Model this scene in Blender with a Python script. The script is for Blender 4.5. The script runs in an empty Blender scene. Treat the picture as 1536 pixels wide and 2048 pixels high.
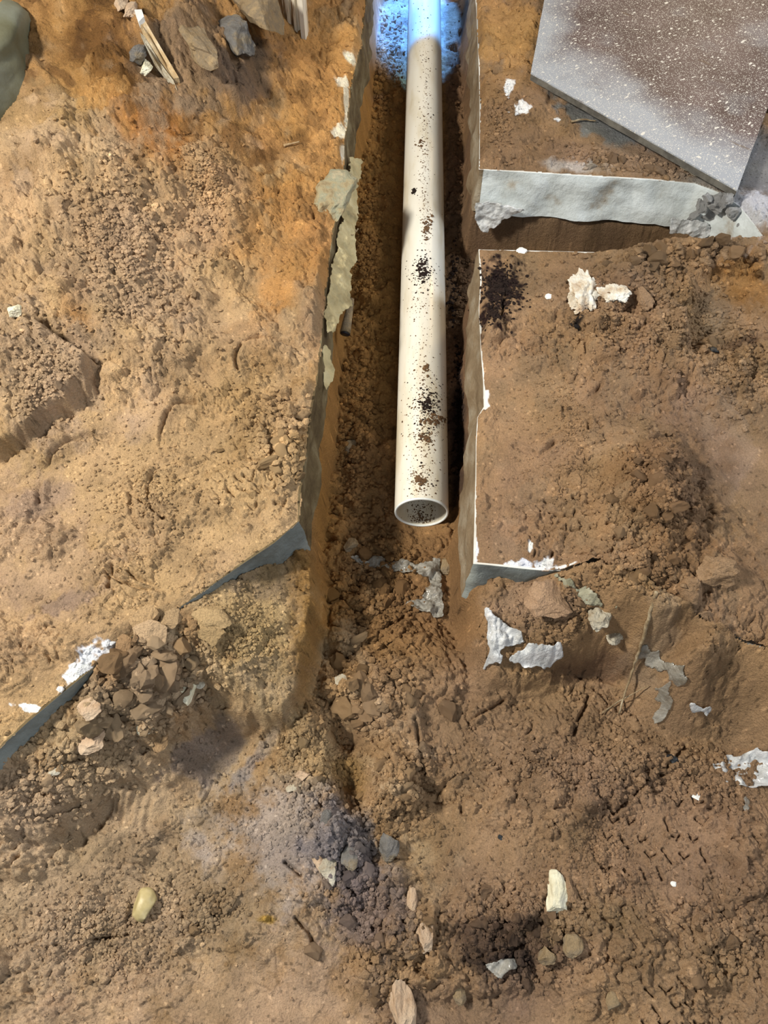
import bpy, bmesh, math, random
import numpy as np
from mathutils import Vector, Matrix
from math import radians, sin, cos, pi

SC = bpy.context.scene
COL = SC.collection

# ------------------------------------------------------------------ camera, light, exposure
CAM_H, FPX = 1.15, 1480.0
PITCH, YAW = radians(59), radians(1.8)
cam_data = bpy.data.cameras.new('camera'); cam = bpy.data.objects.new('camera', cam_data); COL.objects.link(cam)
cam_data.sensor_fit = 'VERTICAL'; cam_data.sensor_height = 36.0; cam_data.lens = 36.0 * FPX / 2048.0
cam_data.clip_start = 0.02; cam_data.clip_end = 60
cam.location = (0, 0, CAM_H); cam.rotation_euler = (pi / 2 - PITCH, 0, YAW)
SC.camera = cam
FW = np.array([-sin(YAW) * cos(PITCH), cos(YAW) * cos(PITCH), -sin(PITCH)])
RT = np.array([cos(YAW), sin(YAW), 0.0]); UP = np.cross(RT, FW)

SC.view_settings.view_transform = 'Standard'; SC.view_settings.look = 'None'
SC.view_settings.gamma = 1.0; SC.view_settings.use_curve_mapping = False
SC.view_settings.exposure = 0.0

world = bpy.data.worlds.new('world'); SC.world = world; world.use_nodes = True
world.node_tree.nodes['Background'].inputs[0].default_value = (1.0, 0.95, 0.90, 1)
world.node_tree.nodes['Background'].inputs[1].default_value = 0.17

def look(o, tgt):
    d = Vector(tgt) - o.location
    o.rotation_euler = d.to_track_quat('-Z', 'Y').to_euler()

def lamp(name, typ, loc, tgt, power, color, size=0.3, size_y=None, spot=None, blend=0.3):
    d = bpy.data.lights.new(name, typ); o = bpy.data.objects.new(name, d); COL.objects.link(o)
    o.location = loc; d.energy = power; d.color = color
    if typ == 'AREA':
        d.size = size
        if size_y: d.shape = 'RECTANGLE'; d.size_y = size_y
    else:
        d.shadow_soft_size = size
    if typ == 'SPOT': d.spot_size = spot; d.spot_blend = blend
    look(o, tgt); return o

lamp('work_lamp_left', 'AREA', (-1.75, 0.6, 1.95), (0.1, 0.8, 0), 106, (1.0, 0.93, 0.80), 0.30)
lamp('ceiling_lamp', 'AREA', (2.2, 1.6, 2.0), (0.2, 1.0, 0), 44, (0.92, 0.96, 1.0), 1.0)
lamp('cool_fill', 'AREA', (0.5, -1.7, 1.9), (0.3, 1.4, 0), 20, (0.84, 0.93, 1.0), 0.9)  # added cool fill behind the camera, brightens the slab face and trench mouth
lamp('warm_lamp', 'AREA', (1.5, 4.1, 1.3), (-0.4, 2.2, 0), 24, (1.0, 0.72, 0.38), 0.4)
bl = lamp('blue_lamp', 'SPOT', (0.03, 3.9, 1.3), (0.03, 2.95, -0.2), 760, (0.13, 0.40, 1.0), 0.015, spot=radians(21.2), blend=0.25)
bl.scale = (0.47, 1, 1)

# ------------------------------------------------------------------ photo <-> world
def W(px, py, z=0.0):
    """point of the horizontal plane at height z seen at pixel (px, py)"""
    px = np.asarray(px, float); py = np.asarray(py, float)
    a = (px - 768) / FPX; b = (1024 - py) / FPX
    dx = FW[0] + RT[0] * a + UP[0] * b; dy = FW[1] + RT[1] * a + UP[1] * b; dz = FW[2] + UP[2] * b
    t = (z - CAM_H) / dz
    return dx * t, dy * t

def P(X, Y, Z):
    dx, dy, dz = X, Y, Z - CAM_H
    dep = dx * FW[0] + dy * FW[1] + dz * FW[2]
    return 768 + FPX * (dx * RT[0] + dy * RT[1]) / dep, 1024 - FPX * (dx * UP[0] + dy * UP[1] + dz * UP[2]) / dep

def Wplane(px, py, p0, n):
    a = (px - 768) / FPX; b = (1024 - py) / FPX
    d = FW + RT * a + UP * b
    n = np.array(n, float); o = np.array([0, 0, CAM_H])
    t = np.dot(np.array(p0) - o, n) / np.dot(d, n)
    return o + d * t

# ------------------------------------------------------------------ numpy noise
def hsh(ix, iy, s):
    h = (ix.astype(np.int64) * 374761393 + iy.astype(np.int64) * 668265263 + s * 1442695041) & 0xFFFFFFFF
    h = ((h ^ (h >> 13)) * 1274126177) & 0xFFFFFFFF
    h = ((h ^ (h >> 16)) * 2246822519) & 0xFFFFFFFF
    return ((h ^ (h >> 15)) & 0xFFFFFF) / float(0x1000000)

def vn(x, y, s=0):
    ix = np.floor(x); iy = np.floor(y); fx = x - ix; fy = y - iy
    fx = fx * fx * fx * (fx * (fx * 6 - 15) + 10); fy = fy * fy * fy * (fy * (fy * 6 - 15) + 10)
    a = hsh(ix, iy, s); b = hsh(ix + 1, iy, s); c = hsh(ix, iy + 1, s); d = hsh(ix + 1, iy + 1, s)
    return (a * (1 - fx) + b * fx) * (1 - fy) + (c * (1 - fx) + d * fx) * fy - 0.5

def fbm(x, y, sc, o=4, s=0, g=0.5):
    r = 0; a = 1.0; f = 1.0 / sc
    for k in range(o):
        c, n_ = cos(k * 0.9 + .3), sin(k * 0.9 + .3)
        r = r + a * vn((x * c - y * n_) * f, (x * n_ + y * c) * f, s + k * 17); a *= g; f *= 2.03
    return r

def domes(x, y, sc, dens, s=0, tilt=0.5, rmin=.35, rmax=.75):
    """height field of lumpy crumbs packed on the surface (0..~1) * sc"""
    x = x / sc; y = y / sc; ix = np.floor(x); iy = np.floor(y); h = np.zeros_like(x)
    for i in (-1, 0, 1):
        for j in (-1, 0, 1):
            cx = ix + i; cy = iy + j
            px = cx + hsh(cx, cy, s); py = cy + hsh(cx, cy, s + 1)
            r = rmin + (rmax - rmin) * hsh(cx, cy, s + 2) ** 1.6
            on = hsh(cx, cy, s + 3) < dens
            an = hsh(cx, cy, s + 4) * 6.283; dx = x - px; dy = y - py
            e = 0.75 + .5 * hsh(cx, cy, s + 5)
            u = dx * np.cos(an) + dy * np.sin(an); v = -dx * np.sin(an) + dy * np.cos(an)
            q = 1 - (u * e / r) ** 2 - (v / (e * r)) ** 2
            k = np.where(on & (q > 0), r * np.minimum(np.sqrt(np.maximum(q, 0)), .78 + tilt * .35 * u / r) , 0)
            h = np.maximum(h, k)
    return h * sc

def vor(x, y, sc, s=0):
    """returns (edge distance, random cell value, cell-tilt height)"""
    x = x / sc; y = y / sc; ix = np.floor(x); iy = np.floor(y)
    f1 = np.full_like(x, 9.); f2 = np.full_like(x, 9.); cv = np.zeros_like(x); tl = np.zeros_like(x)
    for i in (-1, 0, 1):
        for j in (-1, 0, 1):
            cx = ix + i; cy = iy + j
            dx = x - cx - hsh(cx, cy, s); dy = y - cy - hsh(cx, cy, s + 1)
            d = np.sqrt(dx * dx + dy * dy); n = d < f1
            f2 = np.where(n, f1, np.minimum(f2, d)); v = hsh(cx, cy, s + 2); a = v * 40
            cv = np.where(n, v, cv); tl = np.where(n, dx * np.cos(a) + dy * np.sin(a), tl); f1 = np.where(n, d, f1)
    return f2 - f1, cv, tl

def ss(a, b, x):
    t = np.clip((x - a) / (b - a), 0, 1); return t * t * (3 - 2 * t)

def gau(u, v, cx, cy, rx, ry, rot=0):
    c, s = cos(radians(rot)), sin(radians(rot)); du = u - cx; dv = v - cy
    a = (du * c + dv * s) / rx; b = (-du * s + dv * c) / ry
    return np.exp(-(a * a + b * b))

def blob(u, v, cx, cy, rx, ry, rot=0, soft=.35, wob=0.0):
    """flat-topped ellipse with wobbly border"""
    c, s = cos(radians(rot)), sin(radians(rot)); du = u - cx; dv = v - cy
    a = (du * c + dv * s) / rx; b = (-du * s + dv * c) / ry
    d = np.sqrt(a * a + b * b) + wob
    return 1 - ss(1 - soft, 1 + soft, d)

def segd(u, v, pts):
    d = np.full_like(u, 1e9)
    for (x0, y0), (x1, y1) in zip(pts[:-1], pts[1:]):
        ex, ey = x1 - x0, y1 - y0
        t = np.clip(((u - x0) * ex + (v - y0) * ey) / (ex * ex + ey * ey + 1e-9), 0, 1)
        d = np.minimum(d, np.hypot(u - x0 - t * ex, v - y0 - t * ey))
    return d

def poly_sd(x, y, pts):
    """signed distance, positive inside"""
    n = len(pts); d = np.full_like(x, 1e9); ins = np.zeros(x.shape, bool)
    for i in range(n):
        x0, y0 = pts[i]; x1, y1 = pts[(i + 1) % n]; ex, ey = x1 - x0, y1 - y0
        t = np.clip(((x - x0) * ex + (y - y0) * ey) / (ex * ex + ey * ey + 1e-12), 0, 1)
        d = np.minimum(d, np.hypot(x - x0 - t * ex, y - y0 - t * ey))
        c = ((y0 > y) != (y1 > y)) & (x < ex * (y - y0) / (ey if ey else 1e-12) + x0)
        ins ^= c
    return np.where(ins, d, -d)

class TPS:
    def __init__(s, pts, smooth=1e-4):
        p = np.array(pts, float); s.p = p[:, :2]; n = len(p)
        K = s.k(np.hypot(p[:, None, 0] - p[None, :, 0], p[:, None, 1] - p[None, :, 1])) + np.eye(n) * smooth
        A = np.zeros((n + 3, n + 3)); A[:n, :n] = K; A[:n, n] = 1; A[:n, n + 1:] = s.p; A[n, :n] = 1; A[n + 1:, :n] = s.p.T
        s.w = np.linalg.solve(A, np.r_[p[:, 2], 0, 0, 0])
    def k(s, r): return r * r * np.log(r + 1e-6)
    def __call__(s, x, y):
        n = len(s.p); r = s.w[n] + s.w[n + 1] * x + s.w[n + 2] * y
        for i in range(n): r = r + s.w[i] * s.k(np.hypot(x - s.p[i, 0], y - s.p[i, 1]))
        return r

def ctrl(lst):
    out = []
    for px, py, z in lst:
        X, Y = W(px, py, z); out.append((float(X), float(Y), z))
    return out

# ------------------------------------------------------------------ outlines of the broken-out concrete floor (photo pixels on its top plane)
L_EDGE = [(752, -165), (741, -100), (733, 0), (725, 80), (708, 150), (698, 230), (687, 330), (672, 440), (662, 500), (655, 560), (650, 620),
          (643, 690), (636, 760), (622, 830), (615, 900), (602, 980), (598, 1042)]
L_FRONT = [(550, 1085), (500, 1118), (410, 1180), (340, 1228), (250, 1282), (200, 1325), (120, 1390), (60, 1440), (0, 1495), (-60, 1560), (-235, 1735)]
RN_EDGE = [(957, 497), (960, 560), (957, 620), (961, 700), (966, 763), (967, 812), (954, 833), (951, 893), (950, 971), (949, 1036), (946, 1127)]
RN_FRONT = [(1010, 1133), (1080, 1140), (1150, 1143), (1250, 1175), (1400, 1260), (1600, 1330), (1785, 1395)]
RN_FAR = [(1785, 484), (1600, 492), (1480, 497), (1400, 500), (1280, 505), (1100, 500)]
RF_EDGE = [(954, -165), (951, -80), (951, 0), (954, 65), (957, 130), (959, 228), (958, 300), (957, 338)]
RF_FRONT = [(1050, 343), (1100, 346), (1200, 352), (1300, 358), (1390, 366), (1440, 385), (1478, 410), (1510, 450), (1530, 478), (1600, 480), (1785, 474)]
def wp(l, z=0.0): return [tuple(float(c) for c in W(a, b, z)) for a, b in l]
POLY_L = wp(L_EDGE + L_FRONT) + wp([(-245, 1700), (-245, 1000), (-245, 300), (-245, -165)])
POLY_RN = wp(RN_EDGE + RN_FRONT) + wp(RN_FAR)
POLY_RF = wp(RF_EDGE + RF_FRONT) + wp([(1785, 200), (1785, -165)])
# high soil bank in front of the left slab and soil heap before the right slab (outline at about z = -0.1)
BANK_L = wp([(598, 1042), (622, 1060), (624, 1200), (618, 1290), (600, 1370), (560, 1418), (500, 1420), (430, 1450), (330, 1540), (200, 1640), (-400, 1900)], -.1) + [(-2.2, .0), (-2.2, 1.0)] + wp([(-60, 1400), (300, 1100)], -.1)
HEAP_R = wp([(930, 1050), (960, 1180), (972, 1290), (990, 1345), (1060, 1345), (1120, 1330), (1200, 1315), (1300, 1325), (1380, 1400), (1560, 1480), (1900, 1600), (1900, 900), (1200, 1000)], -.1)

low_tps = TPS(ctrl([
    (750, -150, -.25), (860, 0, -.25), (740, 300, -.25), (930, 300, -.25), (700, 600, -.25), (920, 600, -.25), (690, 900, -.25), (920, 900, -.245),
    (700, 1100, -.245), (900, 1100, -.24), (700, 1220, -.228), (900, 1220, -.21), (660, 1330, -.205), (760, 1320, -.20), (900, 1330, -.185),
    (620, 1420, -.20), (720, 1400, -.185), (690, 1475, -.215), (720, 1570, -.215), (820, 1450, -.175), (780, 1540, -.17), (880, 1560, -.195), (960, 1420, -.18),
    (440, 1480, -.205), (380, 1560, -.195), (530, 1520, -.185), (620, 1600, -.17), (500, 1680, -.165), (700, 1700, -.175), (800, 1750, -.175),
    (100, 1560, -.105), (200, 1500, -.12), (0, 1650, -.115), (0, 1900, -.14), (200, 1800, -.155), (0, 2150, -.16), (500, 1900, -.16), (500, 2150, -.17),
    (700, 1900, -.175), (800, 2000, -.19), (1000, 1980, -.195), (900, 2150, -.19), (1000, 1800, -.175), (1000, 1600, -.175), (1100, 1400, -.18),
    (1250, 1380, -.175), (1200, 1500, -.165), (1200, 1750, -.16), (1300, 1950, -.16), (1536, 2100, -.16), (1536, 1800, -.145), (1450, 1600, -.15),
    (1536, 1450, -.14), (1380, 1420, -.15), (1700, 1500, -.13), (1000, 1350, -.19), (1180, 480, -.27), (1500, 490, -.27)]))
high_tps = TPS(ctrl([
    (612, 1110, -.095), (560, 1125, -.055), (500, 1138, -.030), (420, 1190, -.016), (330, 1245, -.014), (250, 1295, -.020), (190, 1355, -.026), (100, 1420, -.032), (0, 1505, -.034), (-150, 1640, -.04),
    (605, 1180, -.085), (600, 1300, -.095), (540, 1230, -.050), (470, 1200, -.030), (400, 1290, -.042), (480, 1330, -.065), (560, 1390, -.11), (350, 1400, -.085), (300, 1340, -.050),
    (200, 1430, -.050), (100, 1500, -.055), (0, 1590, -.06), (250, 1550, -.135), (310, 1490, -.125), (430, 1420, -.14),
    (960, 1180, -.055), (1010, 1150, -.030), (1080, 1155, -.025), (1100, 1220, -.045), (1020, 1250, -.075), (1130, 1290, -.085), (990, 1320, -.115), (1160, 1160, .006), (1250, 1195, .034), (1310, 1220, .042), (1400, 1285, .040), (1600, 1360, .030),
    (1900, 1470, .02), (1200, 1210, -.01), (1250, 1280, -.075), (1350, 1310, -.05), (1450, 1340, -.03), (1536, 1400, -.06), (1450, 1430, -.12), (1300, 1380, -.125),
    (1536, 1150, .0), (1800, 1500, -.06), (1000, 900, -.1), (400, 900, -.1)]))
left_tps = TPS(ctrl([
    (600, 1000, .006), (640, 700, .008), (670, 400, .010), (700, 200, .012), (725, 50, .012), (740, -150, .012), (500, 1080, .006), (300, 1230, .006), (100, 1380, .006),
    (0, 1460, .006), (-200, 1560, .006), (550, 900, .010), (400, 1050, .006), (200, 1150, .006), (0, 1250, .008), (480, 820, .010), (300, 930, .010), (100, 1000, .012),
    (-150, 1100, .015), (560, 650, .018), (450, 650, .030), (300, 700, .035), (200, 800, .025), (0, 780, .05), (100, 700, .06), (-200, 700, .08),
    (560, 450, .03), (400, 450, .055), (250, 500, .08), (100, 550, .09), (-100, 500, .12), (620, 250, .025), (500, 300, .06), (350, 300, .11), (200, 350, .14), (50, 350, .14),
    (-150, 300, .15), (640, 50, .03), (560, 100, .055), (480, 120, .13), (380, 150, .17), (250, 150, .2), (100, 120, .21), (0, 200, .16), (-150, 100, .22),
    (500, 0, .16), (400, 0, .22), (250, -50, .26), (100, -50, .28), (600, -150, .08), (300, -200, .3)]))
rn_tps = TPS(ctrl([
    (970, 520, .004), (970, 800, .004), (960, 1100, .004), (1150, 1120, .005), (1100, 800, .006), (1200, 600, .012), (1150, 520, .006), (1300, 530, .035),
    (1400, 520, .04), (1500, 520, .03), (1440, 600, .01), (1420, 660, .006), (1350, 650, .035), (1300, 720, .025), (1500, 700, .04), (1250, 850, .018),
    (1320, 900, .05), (1340, 1000, .06), (1280, 1080, .05), (1250, 1150, .035), (1350, 1150, .045), (1300, 1200, .025), (1430, 1270, .022), (1430, 900, .008), (1450, 980, .01), (1500, 1100, .02),
    (1536, 800, .02), (1800, 700, .03), (1800, 1200, .03), (1400, 800, .018)]))
rf_tps = TPS(ctrl([(960, 320, .003), (970, 0, .01), (1100, 300, .008), (1300, 330, .010), (1200, 250, .006), (1450, 370, .006), (1000, 150, .014), (1060, 100, .014),
    (1400, 200, .004), (1536, 100, .004), (1536, 450, .01), (1500, 400, .0), (1060, -100, .02), (1700, 450, .02)]))

# ------------------------------------------------------------------ masks in plan (u, v = photo position of the undisturbed surface)
def grit_mask(u, v):
    w = fbm(u, v, 90, 3, 5) * .7
    m = np.zeros_like(u)
    for a in [(250, 470, 150, 260, -20), (430, 380, 75, 140, -15), (90, 560, 130, 120, 0), (320, 660, 110, 150, 10), (90, 760, 130, 120, 20), (40, 860, 90, 40, -30),
              (540, 880, 90, 120, -30), (600, 780, 40, 120, 0), (120, 430, 130, 60, 0), (480, 130, 60, 70, 0), (410, 70, 90, 80, 0), (300, 40, 60, 40, 0), (200, 140, 60, 50, 30),
              (620, 1470, 110, 110, 0), (640, 1570, 60, 110, 0), (300, 1420, 180, 130, -35), (120, 1560, 180, 90, -20), (100, 1700, 200, 60, 0), (160, 1850, 150, 100, 0),
              (60, 1960, 110, 90, 0), (400, 1840, 70, 40, -40), (700, 1640, 80, 90, 0), (720, 1500, 90, 100, 0), (800, 1620, 90, 100, 30), (740, 1830, 80, 150, 0), (860, 1900, 150, 110, 0),
              (1050, 1890, 110, 110, 0), (1200, 1850, 120, 110, 20), (1450, 1900, 110, 90, 30), (1450, 1580, 90, 60, 20), (1500, 1700, 40, 130, 0), (900, 1560, 120, 90, 0),
              (1150, 1560, 220, 80, 0), (780, 1200, 150, 110, 0), (760, 1350, 140, 70, 0), (870, 1330, 90, 70, 0), (1300, 600, 160, 80, -10), (1200, 680, 130, 70, 0),
              (1430, 720, 150, 70, 10), (1300, 1000, 90, 120, 0), (1270, 1160, 110, 80, 0), (1400, 1130, 60, 120, 0), (1400, 530, 200, 30, 0), (1150, 1230, 100, 60, 20),
              (1000, 680, 30, 40, 0), (1060, 1050, 50, 60, 0), (1330, 1530, 70, 60, 0), (700, 800, 100, 1000, 0), (920, 600, 40, 600, 0), (80, 1290, 100, 40, 0), (90, 1080, 60, 60, 0)]:
        m = np.maximum(m, blob(u, v, *a, .35, w))
    return m

def smooth_mask(u, v):
    w = fbm(u, v, 60, 3, 9) * .5
    m = np.zeros_like(u)
    for a in [(90, 250, 90, 110, 20), (310, 405, 28, 24, 0), (430, 600, 40, 70, 0), (1430, 910, 90, 110, 0), (1340, 860, 60, 30, 0), (1420, 630, 50, 75, 10), (560, 1690, 110, 110, 20),
              (260, 1610, 70, 55, 0), (430, 1490, 70, 50, -40), (1330, 1680, 130, 100, 20), (1260, 1800, 60, 40, 0), (960, 1700, 150, 60, 0), (1000, 2030, 190, 40, 0), (870, 1500, 60, 90, 10), (700, 1560, 40, 90, 0),
              (1100, 750, 120, 60, 0), (1050, 870, 110, 70, 0), (1090, 1200, 70, 45, 0), (550, 2010, 200, 80, 0), (640, 1960, 150, 110, 0), (1400, 1500, 70, 40, 10), (450, 1390, 50, 30, 0)]:
        m = np.maximum(m, blob(u, v, *a, .3, w))
    return m

def groove(u, v, pts, w): return np.exp(-(segd(u, v, pts) / w) ** 2)

CHEV = []
for (x0, y0, nx, ny, dx, dy, sz, rot) in [(1070, 1000, 6, 5, 30, 30, 13, 10), (1215, 1610, 6, 5, 36, 34, 16, 60), (460, 930, 4, 4, 30, 28, 14, 30), (395, 1095, 3, 3, 34, 30, 15, 0), (1290, 1985, 4, 3, 38, 34, 15, 50)]:
    rr = random.Random(int(x0))
    for i in range(nx):
        for j in range(ny):
            if rr.random() < .35: continue
            cx = x0 + i * dx + rr.uniform(-4, 4) + (j % 2) * dx * .5; cy = y0 + j * dy + rr.uniform(-4, 4)
            a = radians(rot + rr.uniform(-12, 12)); L = sz * rr.uniform(.9, 1.5)
            c, s = cos(a), sin(a)
            CHEV.append([(cx - L * c, cy - L * s * .8), (cx, cy), (cx + L * s * .6, cy - L * c * .9)] if rr.random() < .6 else [(cx - L * c * .6, cy - L * s * .6), (cx + L * c * .8, cy + L * s * .8)])
CRACKS = [[(1110, 780), (1130, 820), (1170, 800), (1200, 775)], [(1130, 820), (1128, 850), (1090, 868)], [(1175, 805), (1180, 850)], [(1165, 690), (1168, 715)],
          [(590, 1835), (615, 1862), (628, 1890)], [(1180, 1390), (1150, 1465)], [(225, 1132), (222, 1180)], [(1030, 890), (1080, 905), (1110, 880)], [(600, 1750), (570, 1725)],
          [(1230, 1625), (1300, 1560)], [(1320, 1550), (1375, 1490)], [(350, 1180), (380, 1120), (430, 1110)], [(180, 1880), (260, 1870)],
          [(940, 1440), (1010, 1400)], [(830, 1440), (850, 1550)], [(230, 960), (330, 1040)], [(90, 1640), (180, 1600)], [(1000, 640), (1010, 600)]]
ARCS = [(300, 1110, 100, 70, 30, 150), (320, 1120, 70, 50, 20, 150), (180, 980, 105, 115, 170, 290), (380, 870, 60, 70, 150, 280), (540, 720, 70, 45, 160, 340), (300, 1000, 40, 60, 100, 250),
        (345, 980, 50, 60, 150, 290), (530, 1150, 60, 40, 180, 250)]
for cx, cy, rx, ry, a0, a1 in ARCS:
    CRACKS.append([(cx + rx * cos(radians(a)), cy + ry * sin(radians(a))) for a in np.linspace(a0, a1, 9)])

def box_idx(u, v, pts, pad):
    xs = [p[0] for p in pts]; ys = [p[1] for p in pts]
    return np.nonzero((u > min(xs) - pad) & (u < max(xs) + pad) & (v > min(ys) - pad) & (v < max(ys) + pad))[0]

def marks(u, v, h):
    """tread prints and cracks pressed into the soil"""
    uw = u + fbm(u, v, 14, 2, 71) * 3.5; vw = v + fbm(u, v, 14, 2, 72) * 3.5
    for pts in CHEV:
        k = box_idx(u, v, pts, 14)
        if len(k):
            d = segd(uw[k], vw[k], pts); h[k] -= .0085 * np.exp(-(d / 2.2) ** 2) - .0022 * np.exp(-((d - 7) / 4.0) ** 2)
    for pts in CRACKS:
        k = box_idx(u, v, pts, 20)
        if len(k):
            d = segd(uw[k], vw[k], pts); h[k] -= .012 * np.exp(-(d / 3.4) ** 2) - .004 * np.exp(-((d - 9) / 7.0) ** 2)
    return h

def detail(X, Y, u, v, amp=1.0):
    """fine relief in metres"""
    g = grit_mask(u, v); s = smooth_mask(u, v)
    wx = X + fbm(X, Y, .03, 3, 41) * .012; wy = Y + fbm(X, Y, .03, 3, 42) * .012
    e, cv, tl = vor(wx, wy, .030, 11); e2, cv2, tl2 = vor(wx * 1.0, wy, .013, 13)
    mid = fbm(X, Y, .10, 4, 21)
    flak = ss(-.12, .25, fbm(X, Y, .12, 3, 31))
    h = mid * .014 - .010
    # torn ledges: thin layers of soil that end in ragged little scarps
    lf = fbm(wx, wy, .16, 5, 24, .55)
    for t_, a_ in ((-.16, .004), (-.03, .005), (.09, .005), (.21, .004)): h = h + (1 - .6 * s) * a_ * ss(t_ - .012, t_ + .012, lf)
    # trodden flakes: tilted plates with thin gaps
    pl = (cv - .5) * .005 + tl * .006 - .0055 * np.exp(-(e / .05) ** 2)
    pl2 = (cv2 - .5) * .0030 + tl2 * .004 - .0034 * np.exp(-(e2 / .08) ** 2)
    h = h + (1 - g) * (1 - .9 * s) * flak * (pl * .8 + pl2 * .8) + (1 - s) * fbm(X, Y, .012, 3, 33) * .0028
    # small sparse crumbs everywhere
    sparse = domes(X, Y, .010, .22, 51, .6) * .7 + domes(X + 3, Y, .022, .07, 52, .6) * .8
    h = h + (1 - s * .85) * (.35 + .65 * ss(0, .25, fbm(X, Y, .2, 3, 61))) * sparse
    lay = np.maximum(domes(wx, wy, .0085, .95, 81, .8) * 1.0, np.maximum(domes(wx + 5, wy, .019, .65, 82, .9) * .95, domes(wx + 9, wy, .042, .22, 83, .9) * .8))
    lay = lay + domes(X + 2, Y + 1, .0055, .9, 84, .6) * .6
    h = h + g * (lay * 1.2 + fbm(X, Y, .05, 3, 85) * .012)
    b = np.zeros_like(u); w = fbm(u, v, 60, 3, 7) * .6
    for a in [(1320, 1000, 80, 130, 0), (1270, 1160, 100, 50, 0), (300, 1390, 130, 90, -35), (760, 1370, 110, 60, 0), (780, 1560, 60, 90, 20), (800, 1890, 80, 120, 0), (1060, 1870, 90, 60, 0), (1380, 530, 150, 26, 0), (1420, 1160, 50, 60, 0), (680, 1690, 50, 90, -10), (570, 860, 60, 90, -30), (1450, 1900, 70, 70, 0), (1350, 640, 40, 60, 0)]:
        b = np.maximum(b, blob(u, v, *a, .35, w))
    h = h + b * (domes(wx + 7, wy + 3, .055, .75, 86, .9) * .55 + domes(wx + 1, wy + 8, .030, .7, 87, 1.0) * .5)
    return h * amp

# ------------------------------------------------------------------ surfaces
PIPE_Z, PIPE_R, PIPE_T = -.187, .0572, .0050
pe = W(843, 1027, PIPE_Z); PIPE_X, PIPE_Y = float(pe[0]), float(pe[1])
def drop_walls(X, Y):
    """0 in the trench and the dug foreground, 1 where undug soil stands high"""
    n = fbm(X, Y, .06, 3, 91) * .012 + fbm(X, Y, .3, 2, 92) * .02
    s = np.maximum(np.maximum(poly_sd(X, Y, POLY_L), poly_sd(X, Y, POLY_RN)), poly_sd(X, Y, POLY_RF))
    s1 = s + n * .35 + .004
    sb = poly_sd(X, Y, BANK_L) + n
    sh = poly_sd(X, Y, HEAP_R) + n
    m = ss(-.020, .004, s1)
    Xe = ss(-.02, .01, sb)
    soft = ss(.22, .60, -X)      # the bank's foot gets gentler to the left
    mb = (1 - soft) * Xe + soft * ss(-.16, .05, sb)
    rs = ss(.30, .62, X)
    mh = (1 - rs) * ss(-.035, .012, sh) + rs * ss(-.22, .06, sh)
    return m, np.maximum(mb, mh), s

def ground(X, Y, fine=True, want_uv=False):
    m, mb, s = drop_walls(X, Y)
    lo = low_tps(X, Y); lo = np.clip(lo, -.29, -.1)
    hi = np.clip(high_tps(X, Y), -.17, .045)
    hi = np.where(s > 0, np.minimum(hi, -.123), hi)
    b = lo * (1 - mb) + hi * mb
    b = b * (1 - m) + np.where(s > 0, -.123, np.maximum(hi * mb - .123 * (1 - mb), -.123)) * m
    u, v = P(X, Y, b)
    h = b.copy()
    # hollows and ridges of the dug foreground
    for (cx, cy, rx, ry, r, a) in [(695, 1480, 34, 26, 30, -.03), (700, 1560, 26, 80, -25, -.034), (690, 1470, 30, 22, 30, -.02), (880, 1590, 45, 18, 30, -.02), (845, 1560, 12, 50, -30, -.012), (600, 1440, 60, 40, 30, .02), (830, 1440, 14, 70, -10, .012), (790, 1610, 80, 50, 30, .012),
                                   (185, 1650, 70, 16, -55, -.026), (260, 1600, 60, 50, -20, .012), (250, 1690, 14, 60, 60, -.012), (430, 1560, 90, 18, -35, -.012), (640, 1520, 50, 110, -20, .02),
                                   (220, 1870, 70, 12, -25, -.014), (290, 1800, 40, 40, 0, .004), (1330, 1680, 150, 110, 20, -.006), (1010, 1890, 90, 60, 0, -.022), (960, 2000, 170, 60, 0, -.012),
                                   (1180, 1335, 90, 22, 5, -.02), (1050, 1330, 40, 14, 0, -.02), (1500, 1530, 90, 30, 0, -.008), (1400, 1490, 80, 20, 15, -.010), (60, 1470, 90, 30, -40, .006),
                                   (330, 1400, 100, 60, -30, .012), (430, 1240, 60, 30, 0, .008), (740, 1380, 90, 40, 0, .02), (1090, 1205, 60, 40, 0, .014), (1420, 1200, 70, 60, 0, .016)]:
        h = h + a * gau(u, v, cx, cy, rx, ry, r)
    if fine:
        d = detail(X, Y, u, v)
        wall = ss(.02, .5, np.abs(np.maximum(m, mb) - .5) * 2)
        bare = 1 - .5 * ss(-.008, .0, s)
        h = h + d * (.35 + .65 * wall) * bare
        # claw marks / shovel streaks in the bank
        h = h + .004 * gau(u, v, 540, 1260, 90, 120) * fbm(X, Y, .02, 3, 101)
        fp = blob(u, v, 265, 1608, 46, 44, 0, .2, fbm(u, v, 30, 2, 102) * .3); h = h - fp * (.006 + .002 * np.sin((u * .96 + v * .25) / 2.6)) - .004 * np.abs(fp - .5) * 0
        h = marks(u, v, h)
    dx = np.abs(X - PIPE_X); bed = PIPE_Z - np.sqrt(np.maximum(PIPE_R ** 2 - dx ** 2, 0)) + .0005
    k = (dx < PIPE_R) & (Y > PIPE_Y - .07); h = np.where(k, np.minimum(h, bed + .02 * ss(PIPE_Y - .02, PIPE_Y - .07, Y)), h)
    h = np.where(s > .0, np.minimum(h, -.1225), h)
    if want_uv: return h, u, v
    return h

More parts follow.
